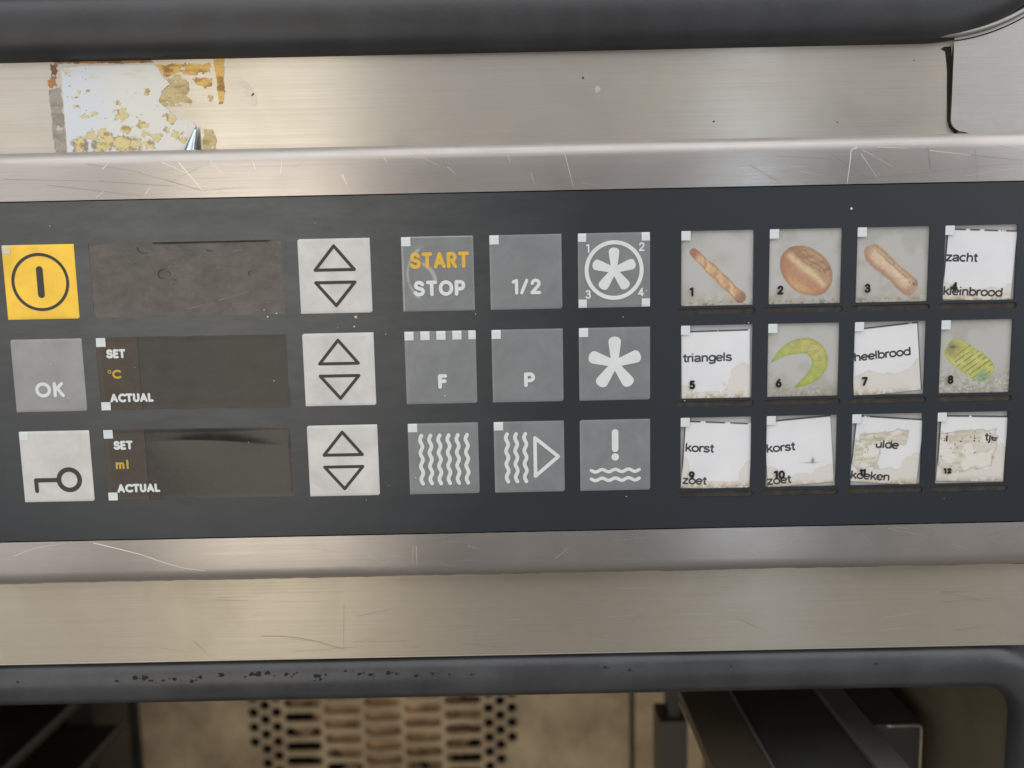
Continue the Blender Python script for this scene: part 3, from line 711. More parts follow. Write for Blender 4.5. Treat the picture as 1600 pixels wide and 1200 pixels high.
# key lock
k, cx, z, h = key('a', 2, 'key_white', 'pale key with a dark key symbol', .02)
b = B(); ribbon(b, arc(cx+4.0, z-4.74, 3.6, 3.6, 0, 360, 40)[:-1], 1.6, I, h, True)
ribbon(b, [(cx-7.5, z-4.74), (cx+.3, z-4.74)], 1.5, I, h); ribbon(b, [(cx-7.5, z-4.74), (cx-7.5, z-8.5)], 1.4, I, h); b.mk('symbol', 'ink_dark', k)
led(cx-KW/2+.15, z+KH/2-.15, 3.1, 3.0, k, h)
# arrows
def poly_stroke(b, P, w, h):
    for a, c in zip(P, P[1:]+P[:1]): ribbon(b, [a, c], w, I, h)
for r in range(3):
    k, cx, z, h = key('b', r, 'key_white', 'pale key with up and down triangles', .03)
    b = B(); poly_stroke(b, [(cx, z+10.0), (cx-6.6, z+2.05), (cx+6.6, z+2.05)], 1.05, h); b.mk('up_triangle', 'ink_dark', k)
    b = B(); poly_stroke(b, [(cx, z-9.9), (cx-6.6, z-2.15), (cx+6.6, z-2.15)], 1.05, h); b.mk('down_triangle', 'ink_dark', k)
# start / stop with its dented dome
k, cx, z, h = key('c', 0, 'key_start', 'dented grey START STOP key', .05, [(-5.5, -6.5, 2.5, .10), (-5, 8, 3, .10)], True)
b = B(); stroke_text(b, 'START', cx+.6, z+4.5, 5.4, 1.2, I, 19.7, h); b.mk('lettering', 'ink_orange', k)
b = B(); stroke_text(b, 'STOP', cx+.35, z-4.8, 5.2, 1.2, I, 17.4, h); b.mk('lettering', 'ink_white', k)
led(cx-KW/2+.15, z+KH/2-.15, 3.1, 3.0, k, h)
k, cx, z, h = key('d', 0, 'key_grey', 'grey key reading 1/2')
b = B(); stroke_text(b, '1/2', cx+.05, z-4.87, 5.2, 1.1, I, 9.9, h); b.mk('lettering', 'ink_white', k); led(cx-KW/2+.15, z+KH/2-.15, 3.1, 3.0, k, h)
def aster(b, cx, z, R, wt, wb, h):
    """five club-shaped arms joined at the middle"""
    pts = []; K = 180
    for i in range(K):
        t = 2*math.pi*i/K; best = wb*.45
        for a in range(5):
            ax = math.pi/2+a*2*math.pi/5
            for s in np.linspace(0, R, 110):
                u = s*math.cos(t-ax); q = abs(s*math.sin(t-ax))
                if u < 0: continue
                Lc = R-wt/2*.9
                w_ = (wb+(wt-wb)*min(1, u/Lc))/2
                if u > Lc: 
                    e = (u-Lc)/(R-Lc); w_ = wt/2*max(0, 1-e**2.6)**.5
                if q <= w_: best = max(best, s)
        pts.append((cx+best*math.cos(t), z+best*math.sin(t)))
    v = [(cx, I+h(cx, z), z)]; 
    rings = (.33, .66, 1.)
    for rr in rings: v += [(cx+(x-cx)*rr, I+h(cx+(x-cx)*rr, z+(y-z)*rr), z+(y-z)*rr) for x, y in pts]
    f = [(0, 1+i, 1+(i+1) % K) for i in range(K)]+[(1+q*K+i, 1+(q+1)*K+i, 1+(q+1)*K+(i+1) % K, 1+q*K+(i+1) % K) for q in range(2) for i in range(K)]
    b.add(v, f)
k, cx, z, h = key('e', 0, 'key_grey', 'grey key with a ringed fan symbol and corner numbers')
b = B(); ribbon(b, arc(cx, z, 9.25, 9.25, 0, 360, 64)[:-1], 1.35, I, h, True); aster(b, cx, z, 7.55, 3.6, 1.9, h); b.mk('symbol', 'ink_white', k)
for s, dx, dz in (('1', -8.8, 7.4), ('2', 9.3, 7.6), ('3', -8.8, -7.9), ('4', 9.0, -7.5)):
    b = B(); stroke_text(b, s, cx+dx, z+dz, 2.9, .52, I, None, h); b.mk('number', 'ink_white', k)
for dx, dz in ((.15, KH-.15), (KW-2.9, KH-.15), (.15, 2.9), (KW-2.9, 2.9)): led(cx-KW/2+dx, z-KH/2+dz, 2.75, 2.75, k, h)
# F, P
k, cx, z, h = key('c', 1, 'key_grey', 'grey F key under a row of five lights', .04, [(-4, 3, 4, .12), (8, 8, 4, .10)])
b = B(); stroke_text(b, 'F', cx+.46, z-4.8, 5.0, 1.25, I, 3.1, h); b.mk('lettering', 'ink_white', k)
for i in range(5): led(cx-KW/2+.12+5.42*i, z+KH/2-.12, 3.1 if i < 4 else 2.5, 2.95, k, h)
k, cx, z, h = key('d', 1, 'key_grey', 'grey P key')
b = B(); stroke_text(b, 'P', cx+.57, z-4.8, 5.0, 1.25, I, 3.9, h); b.mk('lettering', 'ink_white', k); led(cx-KW/2+.15, z+KH/2-.15, 3.1, 3.0, k, h)
k, cx, z, h = key('e', 1, 'key_grey', 'grey key with a large fan symbol')
b = B(); aster(b, cx+.05, z+.05, 9.3, 4.3, 2.3, h); b.mk('symbol', 'ink_white', k); led(cx-KW/2+.15, z+KH/2-.15, 3.1, 3.0, k, h)
# steam
def wave_v(b, x, z0, z1, h): ribbon(b, [(x-.38*math.cos((q-z0-15.4)/4.62*2*math.pi), q) for q in np.linspace(z0, z1, 60)], 1.3, I, h)
k, cx, z, h = key('c', 2, 'key_grey', 'grey steam key with six wavy lines')
for i in range(6): b = B(); wave_v(b, cx-7.6+3.135*i, z-8.7, z+8.2, h); b.mk('wavy_line', 'ink_white', k)
led(cx-KW/2+.15, z+KH/2-.15, 3.2, 2.9, k, h)
k, cx, z, h = key('d', 2, 'key_grey', 'grey key with three wavy lines and a triangle')
for i in range(3): b = B(); wave_v(b, cx-7.6+3.14*i, z-8.6, z+8.1, h); b.mk('wavy_line', 'ink_white', k)
b = B(); poly_stroke(b, [(cx+2.05, z+6.6), (cx+2.05, z-6.8), (cx+10.0, z-.05)], 1.25, h); b.mk('triangle', 'ink_white', k)
led(cx-KW/2+.15, z+KH/2-.15, 3.2, 2.9, k, h)
k, cx, z, h = key('e', 2, 'key_grey', 'grey key with an exclamation mark over waves')
b = B(); ribbon(b, [(cx, z+8.0), (cx, z+2.2)], 2.3, I, h); v = circ(cx, z-.65, 1.3, 24); flat(v, I+.15+.02, b); b.mk('exclamation_mark', 'ink_white', k)
for dz in (-5.4, -8.45): b = B(); ribbon(b, [(cx+u, z+dz+.42*math.cos(u/4.55*2*math.pi)) for u in np.linspace(-8.3, 8.3, 70)], 1.15, I, h); b.mk('wavy_line', 'ink_white', k)

# ---- displays
def disp_h(r):
    def h(x, z):
        e = np.minimum(np.minimum(x-DX0, DX1-x), 12.4-abs(z-KZ[r])); d = np.clip(e/1.2, 0, 1)
        o = -.10*d*d
        if r == 0:
            for cx, cz, s, a in ((-146.5, 42.0, 1.7, -.30), (-139.5, 33.2, 1.5, -.34), (-137.8, 31.8, 1.2, .2), (-128, 31.2, 1.6, .2), (-110, 33.0, 1.0, -.22), (-134, 26, 2, .15), (-122, 40, 5, .22), (-108, 38, 4, .16)):
                o = o+a*np.exp(-((x-cx)**2+(z-cz)**2)/s**2)
            o = o-.35*np.exp(-((z-43.6)/1.0)**2)*sm(-143, -138, x)*sm(-101, -108, x)
            o = o+(vn(x, z, .30, 40)-.5)*.30
        if r == 1: o = o+(vn(x, z, .10, 41, 2)-.5)*.5
        if r == 2:
            zc = -23.6-.0022*(x+131)**2-.03*(x+131); dz_ = z-zc
            o = o-.95*np.exp(-np.sqrt(dz_**2+.05)/np.where(dz_ > 0, 2.2, 6.5))*np.exp(-((x+125)/17)**2)
        return o-.05
    return h
DS = []
for r in range(3):
    h = disp_h(r); xs = np.linspace(DX0-.2, DX1+.2, 131); zs = np.linspace(KZ[r]-12.6, KZ[r]+12.6, 61)
    X, Z = np.meshgrid(xs, zs, indexing='ij'); hh = h(X.ravel(), Z.ravel()); P = np.stack([X.ravel(), hh, Z.ravel()], 1)
    F = [(i*61+j, (i+1)*61+j, (i+1)*61+j+1, i*61+j+1) for i in range(130) for j in range(60)]
    d = mk('display', P, F, ('disp_a', 'disp_b', 'disp_c')[r], cp, smooth=True, label=('scuffed blank display with small dents', 'dark temperature display marked SET and ACTUAL', 'dark water display with a bulged shiny film')[r])
    DS.append(d)
    if r:
        z = KZ[r]; hs = lambda x, q, h=h: float(h(np.array([x]), np.array([q]))[0])
        xs = np.linspace(DX0-.1, -149.8, 29); zs = np.linspace(z-12.5, z+12.5, 61)
        X, Z = np.meshgrid(xs, zs, indexing='ij'); P = np.stack([X.ravel(), h(X.ravel(), Z.ravel())+.09, Z.ravel()], 1)
        mk('brown_band', P, [(i*61+j, (i+1)*61+j, (i+1)*61+j+1, i*61+j+1) for i in range(28) for j in range(60)], 'disp_brown', d, smooth=True)
        hl = lambda x, q: hs(x, q)+.10
        led(DX0+.02, z+12.38, 3.15, 3.0, d, hl); led(DX0+.02, z-9.6, 3.15, 2.78, d, hl)
        for txt, x, q, hgt, wdt, mt in (('SET', -160.7, z+5.4, 3.1, 6.6, 'ink_white'), ('ACTUAL', -160.6, z-9.75, 3.05, 14.9, 'ink_white')):
            b = B(); stroke_text(b, txt, x, q, hgt, .82, .14, wdt, hs, .06, 'l'); b.mk('lettering', mt, d)
        b = B()
        if r == 1: stroke_text(b, 'C', -159.2, z-1.6, 3.1, .72, .14, 2.9, hs, .1, 'l'); ribbon(b, circ(-160.0, z+.85, .5, 16), .25, .14, hs, True)
        else: stroke_text(b, 'ml', -160.5, z-1.4, 3.3, .72, .14, 4.6, hs, .22, 'l')
        b.mk('unit_mark', 'ink_yellow', d)
b = B(); h0 = disp_h(0); hs = lambda x, q: float(h0(np.array([x]), np.array([q]))[0])
for P in ([(-132, 21.6), (-126, 23)], [(-121.5, 24.3), (-112, 26.6)], [(-118, 29), (-116, 27.6)], [(-115, 40.6), (-112.6, 41)]): ribbon(b, P, .28, .04, hs, w2=.1)
for i in range(26):
    x = random.uniform(-140, -102); q = random.uniform(20, 42); L = random.uniform(.6, 3); a = random.gauss(.5, .5)
    ribbon(b, [(x, q), (x+L*math.cos(a), q+L*.5*math.sin(a))], random.uniform(.08, .2), .04, hs, w2=.04)
dk = B()  # dark strokes paint the dents' shading and the shadow along the top edge
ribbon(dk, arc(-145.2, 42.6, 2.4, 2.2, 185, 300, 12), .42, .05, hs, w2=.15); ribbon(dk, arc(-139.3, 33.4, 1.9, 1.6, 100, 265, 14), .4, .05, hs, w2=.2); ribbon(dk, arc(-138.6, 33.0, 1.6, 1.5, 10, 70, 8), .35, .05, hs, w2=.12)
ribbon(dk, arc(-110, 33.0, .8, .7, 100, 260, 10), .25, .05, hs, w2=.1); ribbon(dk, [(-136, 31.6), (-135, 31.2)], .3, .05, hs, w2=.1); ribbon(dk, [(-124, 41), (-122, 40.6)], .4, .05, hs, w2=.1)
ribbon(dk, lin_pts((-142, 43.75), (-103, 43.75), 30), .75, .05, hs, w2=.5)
dk.mk('display_shade', plain('display_shade', (.038, .034, .029), .6, .3, .3, 600), DS[0], kind='stuff')
b.mk('scratch_marks', plain('pale_scuff', (.22, .20, .165), .6, .4, .1), DS[0], kind='stuff')

# ---- card pockets: backing, clear window with printed number and light, thumb slot
NUM = 0
CARDS = {}
for r, z in enumerate(KZ):
    for c in 'fghi':
        NUM += 1; x0 = KX[c]; top = z+KH/2
        CARDS[NUM] = (x0, top)
        bbox('pocket_backing', x0-1.4, x0+KW+1.4, -2.6, -1.15, z-KH/2-.2, z+KH/2+.9, 'pocket', cp, .05)
        bbox('thumb_slot', x0-1.3, x0+KW+.9, -2.6, -.45, z-KH/2-3.2, z-KH/2-.3, 'slot', cp, .05)
        P = rrect(x0-.1, x0+KW+.1, z-KH/2-.1, z+KH/2+.1, .2, 2)
        v, f = holed([P], -.10, -.25); w = mk('card_window', v, f, 'clear', cp)
        led(x0+.02, top-.02, 3.1, 3.1, w, lambda a, b_: -.12)
        b = B(); s = str(NUM)
        if NUM < 10: stroke_text(b, s, x0+3.9-(.4 if s == '1' else 0), top-20.3, 3.05, .78, -.07)
        elif NUM == 12:
            stroke_text(b, s, x0+2.7, top-21.5, 2.0, .62, -.07, 3.0, None, .1, 'l')
        elif NUM == 11: stroke_text(b, s, x0+3.1, top-21.7, 2.5, .75, -.07, 2.1, None, .12, 'l')
        else: stroke_text(b, s, x0+2.7, top-22.2, 3.05, .78, -.07, 4.0, None, .06, 'l')
        b.mk('number', 'ink_black', w)
# pale rim along each slot's lower edge, film dust
b = B()
for i in range(34):
    x = random.uniform(-195, 160); z = random.uniform(-57, 57); r = random.uniform(.08, .2)
    flat([(x+r*(1+random.random())*math.cos(t), z+r*math.sin(t)) for t in np.linspace(0, 2*math.pi, 7)[:-1]], .30, b)
for x, z, r in ((91.3, 50.3, .42), (103.9, -41.2, .3), (-105, 18.4, .3), (-102, 19.5, .25), (-75.9, 14.5, .3)):
    flat(circ(x, z, r, 9), .31, b)
b.mk('dust_specks', 'dust', cp, kind='stuff')

# ---- cards
def in_win(x0, top, u, dn): return x0+u, top-dn
def cardmesh(name, num, W_, H_, cu_, cv, ang, n, colfn, mat, step=.22, top=None):
    """card of W_ x H_ mm, centre at (cu_,cv) from the window's top left, turned by ang"""
    x0, tp = CARDS[num]; nx = int(W_/step)+1; ny = int(H_/step)+1
    us = np.linspace(-W_/2, W_/2, nx); vs_ = np.linspace(-H_/2, H_/2, ny); U_, V_ = np.meshgrid(us, vs_, indexing='ij'); u, q = U_.ravel(), V_.ravel()
    ca, sa = math.cos(ang), math.sin(ang); cx, cz = x0+cu_, tp-cv
    x = cx+u*ca-q*sa; z = cz+u*sa+q*ca
    C = colfn(x-x0, tp-z, u+W_/2, H_/2-q)               # window coords (u right, d down) and card coords
    F = [(i*ny+j, (i+1)*ny+j, (i+1)*ny+j+1, i*ny+j+1) for i in range(nx-1) for j in range(ny-1)]
    nn = len(x); x_ = np.concatenate([x, x[[0, (nx-1)*ny, nx*ny-1, ny-1]]]); z_ = np.concatenate([z, z[[0, (nx-1)*ny, nx*ny-1, ny-1]]])
    h = np.concatenate([np.full(nn, n), np.full(4, n-.12)])
    F += [(nn+3, nn+2, nn+1, nn), (0, nn, nn+1, (nx-1)*ny), ((nx-1)*ny, nn+1, nn+2, nx*ny-1), (nx*ny-1, nn+2, nn+3, ny-1), (ny-1, nn+3, nn, 0)]
    C = np.concatenate([C, C[[0, (nx-1)*ny, nx*ny-1, ny-1]]])
    if mat == 'card':
        g_ = C.mean(1, keepdims=True); C = (C*.92+g_*.08)*.93+.02  # haze of the window film mixed into the print colour
    return mk(name, np.stack([x_, h, z_], 1), F, mat, None, cols=np.clip(C, 0, .95))
def card_bg(u, d, seed):
    C = np.tile(lin((184, 182, 178))[None], (len(u), 1))
    C = blend(C, lin((166, 164, 156)), sm(.45, .75, vn(u, d, .16, seed))*.7)
    low = sm(19, 24.5, d)
    C = blend(C, lin((172, 162, 138)), low*sm(.4, .62, vn(u, d, .5, seed+1))*.8)
    C = blend(C, lin((120, 112, 95)), sm(22.5, 24.6, d)*sm(.55, .68, vn(u, d, 1.2, seed+2))*.8)
    return C
def capsule(u, d, a, b_, w0, w1=None):
    a = np.array(a); b_ = np.array(b_); ab = b_-a; L = np.hypot(*ab); t = ((u-a[0])*ab[0]+(d-a[1])*ab[1])/L**2; tc = np.clip(t, 0, 1)
    px, py = a[0]+ab[0]*tc, a[1]+ab[1]*tc; dist = np.hypot(u-px, d-py); side = ((u-a[0])*ab[1]-(d-a[1])*ab[0])/L
    return t, side, dist
def grain(B_, u, d, seed, k=.16):
    g_ = vn(u, d, 1.5, seed, 3)-.5; h_ = vn(u, d, 4.0, seed+1, 2)-.5
    return B_*(1+k*2*g_+k*h_)[:, None]
def c1(u, d, *_):
    C = card_bg(u, d, 50); C = blend(C, lin((165, 158, 142)), np.exp(-(((u-14)/3.5)**2+((d-9.5)/2)**2))*.5)
    t, s, r = capsule(u, d, (4.2, 6.9), (20.4, 22.6), 1)
    w = 1.35+.45*sm(0, .5, t)+.14*np.sin(t*21)+(vn(u, d, .8, 52)-.5)*.3; m = sm(w+.15, w-.15, r)
    B_ = np.tile(lin((196, 152, 102))[None], (len(u), 1))
    ph = (t*4.2+s*.22+(vn(u, d, .5, 54)-.5)*1.3) % 1; B_ = blend(B_, lin((216, 184, 138)), sm(.15, .4, ph)*sm(.9, .55, ph)*.65); B_ = blend(B_, lin((160, 112, 70)), sm(.2, .02, ph)*.55*sm(.3, .6, vn(u, d, .7, 55)))
    B_ = blend(B_, lin((140, 92, 58)), sm(.5, 1.05, np.abs(s)/w)*.7)
    B_ = blend(B_, lin((160, 96, 68)), sm(.17, .02, t)*.9); B_ = blend(B_, lin((126, 78, 54)), sm(.86, 1.02, t)*.85)
    B_ = grain(B_, u, d, 53, .2)
    return C*(1-m[:, None])+B_*m[:, None]
def c2(u, d, *_):
    C = card_bg(u, d, 60); a = math.radians(40); U_ = (u-12.8)*math.cos(a)+(d-14.0)*math.sin(a); V_ = -(u-12.8)*math.sin(a)+(d-14.0)*math.cos(a)
    rr = np.sqrt((U_/9.9)**2+(V_/7.3)**2)+(vn(u, d, .3, 61)-.5)*.05; m = sm(1.015, .985, rr)
    B_ = np.tile(lin((184, 130, 94))[None], (len(u), 1))
    B_ = blend(B_, lin((204, 164, 102)), sm(2.5, 6.4, V_)*.9*sm(-6, 2, U_)); B_ = blend(B_, lin((170, 112, 80)), sm(-3, -8, U_)*sm(0, 2, V_)*.7)
    wob = .5*np.sin(U_*.55)+(vn(u, d, .5, 64)-.5)*1.6
    up_ = sm(-.6, -1.6, V_+wob*.6); B_ = blend(B_, lin((182, 146, 106)), up_)
    B_ = blend(B_, lin((150, 108, 76)), up_*sm(.48, .66, vn(u*.6+d, d, .6, 62))*.8)
    seam = np.exp(-((V_+.3+wob*.35)/(1.0+.5*np.exp(-(U_/4)**2)))**2)*sm(9.5, 7.0, np.abs(U_)); B_ = blend(B_, lin((212, 188, 142)), np.clip(seam*(.55+.7*vn(u, d, .9, 63)), 0, 1))
    for off, am in ((-2.3, .5), (-3.6, .7), (-5.0, .45)):
        ridge = np.exp(-((V_-off+wob*.7)/.33)**2)*sm(8, 4, np.abs(U_)); B_ = blend(B_, lin((132, 92, 66)), ridge*am)
    B_ = blend(B_, lin((146, 98, 68)), sm(.80, 1.0, rr)*.55); B_ = grain(B_, u, d, 65, .15)
    return C*(1-m[:, None])+B_*m[:, None]
def c3(u, d, *_):
    C = card_bg(u, d, 70); t, s, r = capsule(u, d, (5.6, 8.6), (18.4, 19.9), 3)
    w = 3.1+.2*np.sin(t*9)+(vn(u, d, .5, 72)-.5)*.7; m = sm(w+.2, w-.2, r); B_ = np.tile(lin((204, 176, 142))[None], (len(u), 1))
    wob = (vn(u, d, .45, 73)-.5)*1.4
    B_ = blend(B_, lin((172, 130, 106)), sm(-.7, -2.6, s+wob)*.95)
    B_ = blend(B_, lin((220, 198, 166)), np.exp(-((s-.5+wob)/.9)**2)*.75)
    B_ = blend(B_, lin((172, 138, 96)), sm(1.5, 2.8, s+wob*.6)*.9); B_ = blend(B_, lin((140, 104, 74)), np.exp(-((s-1.5+wob*.5)/.28)**2)*.7*sm(0, .15, t)*sm(1, .8, t))
    B_ = blend(B_, lin((158, 116, 94)), sm(.10, -.2, t)*.8); B_ = blend(B_, lin((172, 130, 110)), sm(.88, 1.1, t)*.8)
    B_ = blend(B_, lin((112, 88, 56)), sm(.66, .76, vn(u, d, 1.5, 71, 2))*sm(.3, .6, t)*sm(.2, 1.2, s)*.8); B_ = grain(B_, u, d, 74, .16)
    return C*(1-m[:, None])+B_*m[:, None]
def c6(u, d, *_):
    C = card_bg(u, d, 80); C = blend(C, lin((150, 150, 140)), sm(19.5, 23, d)*sm(.42, .6, vn(u, d, 1.0, 83))*.8)
    P = np.array([(1.5, 13.2), (5.2, 10.0), (9.6, 8.1), (13.9, 7.8), (17.2, 10.2), (18.1, 14.1), (16.2, 17.7), (12.9, 20.2), (9.9, 21.9)]); Wd = np.array([.15, 1.5, 2.5, 2.75, 2.85, 2.7, 2.2, 1.4, .2])
    Q = np.array(catmull(P, 8)); Wq = np.interp(np.linspace(0, 8, len(Q)), range(9), Wd)
    best = np.full(len(u), 1e9); ti = np.zeros(len(u))
    for i, (q, w) in enumerate(zip(Q, Wq)):
        e = np.hypot(u-q[0], d-q[1])-w; k_ = e < best; best = np.where(k_, e, best); ti = np.where(k_, i/len(Q), ti)
    m = sm(.15, -.2, best); B_ = np.tile(lin((168, 180, 72))[None], (len(u), 1))
    B_ = blend(B_, lin((196, 182, 108)), np.exp(-((ti-.42)/.2)**2)*.85*sm(0, -1.2, best)); B_ = blend(B_, lin((165, 142, 92)), sm(.52, .72, vn(u, d, .6, 81))*.6*np.exp(-((ti-.4)/.2)**2))
    B_ = blend(B_, lin((138, 160, 50)), sm(-.9, 0, best)*.7+.25*(np.sin(ti*70) > .55)); B_ = blend(B_, lin((96, 160, 60)), sm(.86, 1.0, ti)*.8+sm(.1, 0, ti)*.7)
    B_ = grain(B_, u, d, 85, .2)
    return C*(1-m[:, None])+B_*m[:, None]
def c8(u, d, *_):
    C = card_bg(u, d, 90); C = blend(C, lin((160, 156, 138)), sm(14, 22, d)*sm(.42, .62, vn(u, d, .9, 93))*.9); C = blend(C, lin((205, 202, 190)), sm(16, 22, d)*sm(.62, .72, vn(u, d, 1.8, 94)))
    a = math.radians(35); U_ = (u-10.5)*math.cos(a)+(d-13.9)*math.sin(a); V_ = -(u-10.5)*math.sin(a)+(d-13.9)*math.cos(a)
    q = (np.abs(U_)/9.3)**3.2+(np.abs(V_)/4.5)**3.2+(vn(u, d, .5, 91)-.5)*.25; m = sm(1.06, .94, q)
    B_ = np.tile(lin((186, 188, 92))[None], (len(u), 1)); B_ = blend(B_, lin((205, 200, 120)), sm(.5, .7, vn(u, d, .6, 95))*.6)
    B_ = blend(B_, lin((150, 128, 90)), sm(-3, -7, U_)*.75*sm(4, 1, np.abs(V_)))
    ph = U_+.35*V_; st_ = np.abs((ph/1.75) % 1-.5); stripe = sm(.16, .06, st_)*sm(-5.5, -4, U_)*sm(.3, .5, vn(u, d, .5, 96)); B_ = blend(B_, lin((96, 108, 62)), stripe*.85)
    B_ = blend(B_, lin((70, 84, 60)), np.exp(-(((u-4.7)/1.3)**2+((d-9.2)/.5)**2)))
    B_ = blend(B_, lin((118, 158, 138)), sm(4, 7, U_)*sm(-1.5, 1.5, V_)*.85); B_ = blend(B_, lin((60, 96, 92)), sm(.60, .72, vn(u, d, 1.2, 97))*sm(4, 6.5, U_)*sm(-1, 1, V_))
    B_ = blend(B_, lin((150, 176, 50)), sm(.72, 1.0, q)*.75)
    B_ = grain(B_, u, d, 98, .2)
    return C*(1-m[:, None])+B_*m[:, None]
PIC = {1: (c1, 'picture card 1 with a long thin baguette in its clear pocket'), 2: (c2, 'picture card 2 with a round split bread roll in its clear pocket'),
       3: (c3, 'picture card 3 with a pale oblong loaf in its clear pocket'), 6: (c6, 'picture card 6 with a lime green croissant in its clear pocket'), 8: (c8, 'picture card 8 with a yellow-green striped roll in its clear pocket')}
TILT = {1: 0, 2: 0, 3: -.012, 6: .0, 8: -.012}
for nmb, (fn, lab) in PIC.items():
    o = cardmesh('picture_card', nmb, KW+1.6, KH+1.0+(.5 if nmb in (3, 8) else 0), KW/2, KH/2+.05, TILT[nmb], -.9, fn, 'card')
    tag(o, lab, 'card', 'picture cards in the pockets')
# paper slips: angle (deg), offset of centre, width, height, words (text, left u, baseline d, width), stain seeds
SLIP = {
 4: (-2.9, 12.2, 13.25, 23.3, 23.6, [('zacht', 1.0, 11.7, 10.3), ('kleinbrood', .55, 23.0, 19.7)], 'paper slip reading zacht kleinbrood in the pocket numbered 4', 'tl'),
 5: (.7, 12.0, 13.6, 23.3, 23.6, [('triangels', 1.1, 12.5, 16.3)], 'paper slip reading triangels, brown stain at lower right', 't'),
 7: (5.4, 11.2, 13.0, 23.2, 23.3, [('heelbrood', .6, 13.4, 18.9)], 'tilted paper slip reading heelbrood with a brown bottom', 'tr'),
 9: (-3.3, 12.75, 13.55, 23.6, 23.6, [('korst', 1.9, 11.9, 9.5), ('zoet', .95, 23.3, 8.0)], 'paper slip reading korst zoet in the pocket numbered 9', 'tl'),
 10: (4.4, 11.6, 12.7, 23.0, 23.4, [('korst', .55, 12.9, 9.5), ('zoet', .9, 24.3, 8.0)], 'paper slip reading korst zoet with a brown scuff, numbered 10', 'tr'),
 11: (-4.6, 12.4, 12.9, 23.3, 23.2, [('ulde', 8.7, 11.9, 7.7), ('koeken', .4, 22.6, 13.3)], 'torn paper slip reading koeken with its upper words worn away', 'tl'),
 12: (-1.8, 12.6, 12.9, 23.2, 23.0, [('i', 3.6, 10.2, 4.3), ('tje', 17.1, 10.2, 4.1)], 'heavily peeled paper slip with only tje left, numbered 12', 'tl')}
def slip_col(num, border):
    def fn(u, d, cu_, cd):
        C = np.tile(lin((226, 226, 229))[None], (len(u), 1)); C = blend(C, lin((214, 215, 218)), vn(u, d, .12, num*3))
        wob = (vn(u, d, .16, num*5+1)-.5)*9
        nz_ = (vn(u, d, .22, num*5+1)-.5)*1.1+(vn(u, d, .8, num*7)-.5)*.25
        def corner_r(a_, b_): return 1-np.clip((24.3-u)/a_, 0, 9)**2.4-np.clip((25-d)/b_, 0, 9)**2.4+nz_
        def corner_l(a_, b_): return 1-np.clip(u/a_, 0, 9)**2.4-np.clip((25-d)/b_, 0, 9)**2.4+nz_
        def low(b_): return 1-(25-d)/b_+nz_*.7
        fs = {4: (low(4.0), corner_r(5, 6), corner_l(5, 6.5)), 5: (corner_r(9.5, 11.5), low(2.2), corner_l(4.5, 5)), 7: (low(6.6), corner_r(9, 12)),
              9: (low(2.6), corner_r(4.5, 9), corner_l(4, 11.5)), 10: (low(4.2), corner_r(9, 7.5), corner_l(6, 7.5)), 11: (low(5), corner_r(6.5, 11)), 12: (low(6), corner_r(7, 13))}[num]
        s = sm(-.04, .08, np.max(fs, axis=0))
        C = blend(C, lin((206, 198, 184)), s*.62); rim_ = np.clip(s*(1-s)*4, 0, 1); C = blend(C, lin((176, 158, 132)), rim_*.32)
        C = blend(C, lin((180, 160, 128)), s*sm(22, 24.8, d)*sm(.35, .6, vn(u, d, .6, num+30))*.8)
        C = blend(C, lin((120, 100, 72)), sm(23.3, 24.8, d)*sm(.56, .68, vn(u, d, 1.1, num+33))*.6)
        if num == 10:
            C = blend(C, lin((120, 82, 58)), np.exp(-(((u-16.4)/.55)**2+((d-16.0)/1.0)**2))*.9); C = blend(C, lin((140, 110, 90)), np.exp(-(((u-15.6)/2.4)**2+((d-16.7)/.25)**2))*.7)
        if num in (11, 12):      # top layer rubbed away: rough, fibrous, greyish
            e = (vn(u, d, .22, num+60)-.5)*9+(vn(u, d, .9, num+61)-.5)*3
            if num == 11: w = np.maximum(sm(.5, -.5, np.maximum(np.abs(u-11)-8.2, np.abs(d-8.8)-2.2)+e*.35), sm(.5, -.5, np.maximum(np.abs(u-5.2)-4.4, np.abs(d-14)-5.2)+e*.4))
            else: w = sm(.5, -.5, np.maximum(np.abs(u-10.5)-9.8, np.abs(d-13.2)-6.6)+e*.4)
            fib = vn(u*.35, d*2.2, .7, num+70)
            L_ = np.tile(lin((208, 204, 194))[None], (len(u), 1)); L_ = blend(L_, lin((184, 173, 148)), sm(.42, .68, fib)*.7); L_ = blend(L_, lin((222, 220, 214)), sm(.56, .44, vn(u, d, .3, num+80))*.8)
            L_ = blend(L_, lin((120, 102, 78)), sm(.80, .87, vn(u, d, 1.1, num+90, 2))*.8)
            C = C*(1-w[:, None])+L_*w[:, None]; C = blend(C, lin((160, 150, 134)), np.clip(w*(1-w)*4, 0, 1)*.6)
        ln = np.zeros(len(u))
        gapn = sm(.30, .38, vn(cu_, cd*0, .5, num+44))
        if 't' in border: ln = np.maximum(ln, sm(.52, .40, cd)*gapn)
        if 'l' in border: ln = np.maximum(ln, sm(.40, .30, cu_)*sm(20, 15, cd))
        if 'r' in border: ln = np.maximum(ln, sm(23.2-.40, 23.2-.3, cu_)*.9)
        return blend(C, lin((44, 44, 46)), ln)
    return fn
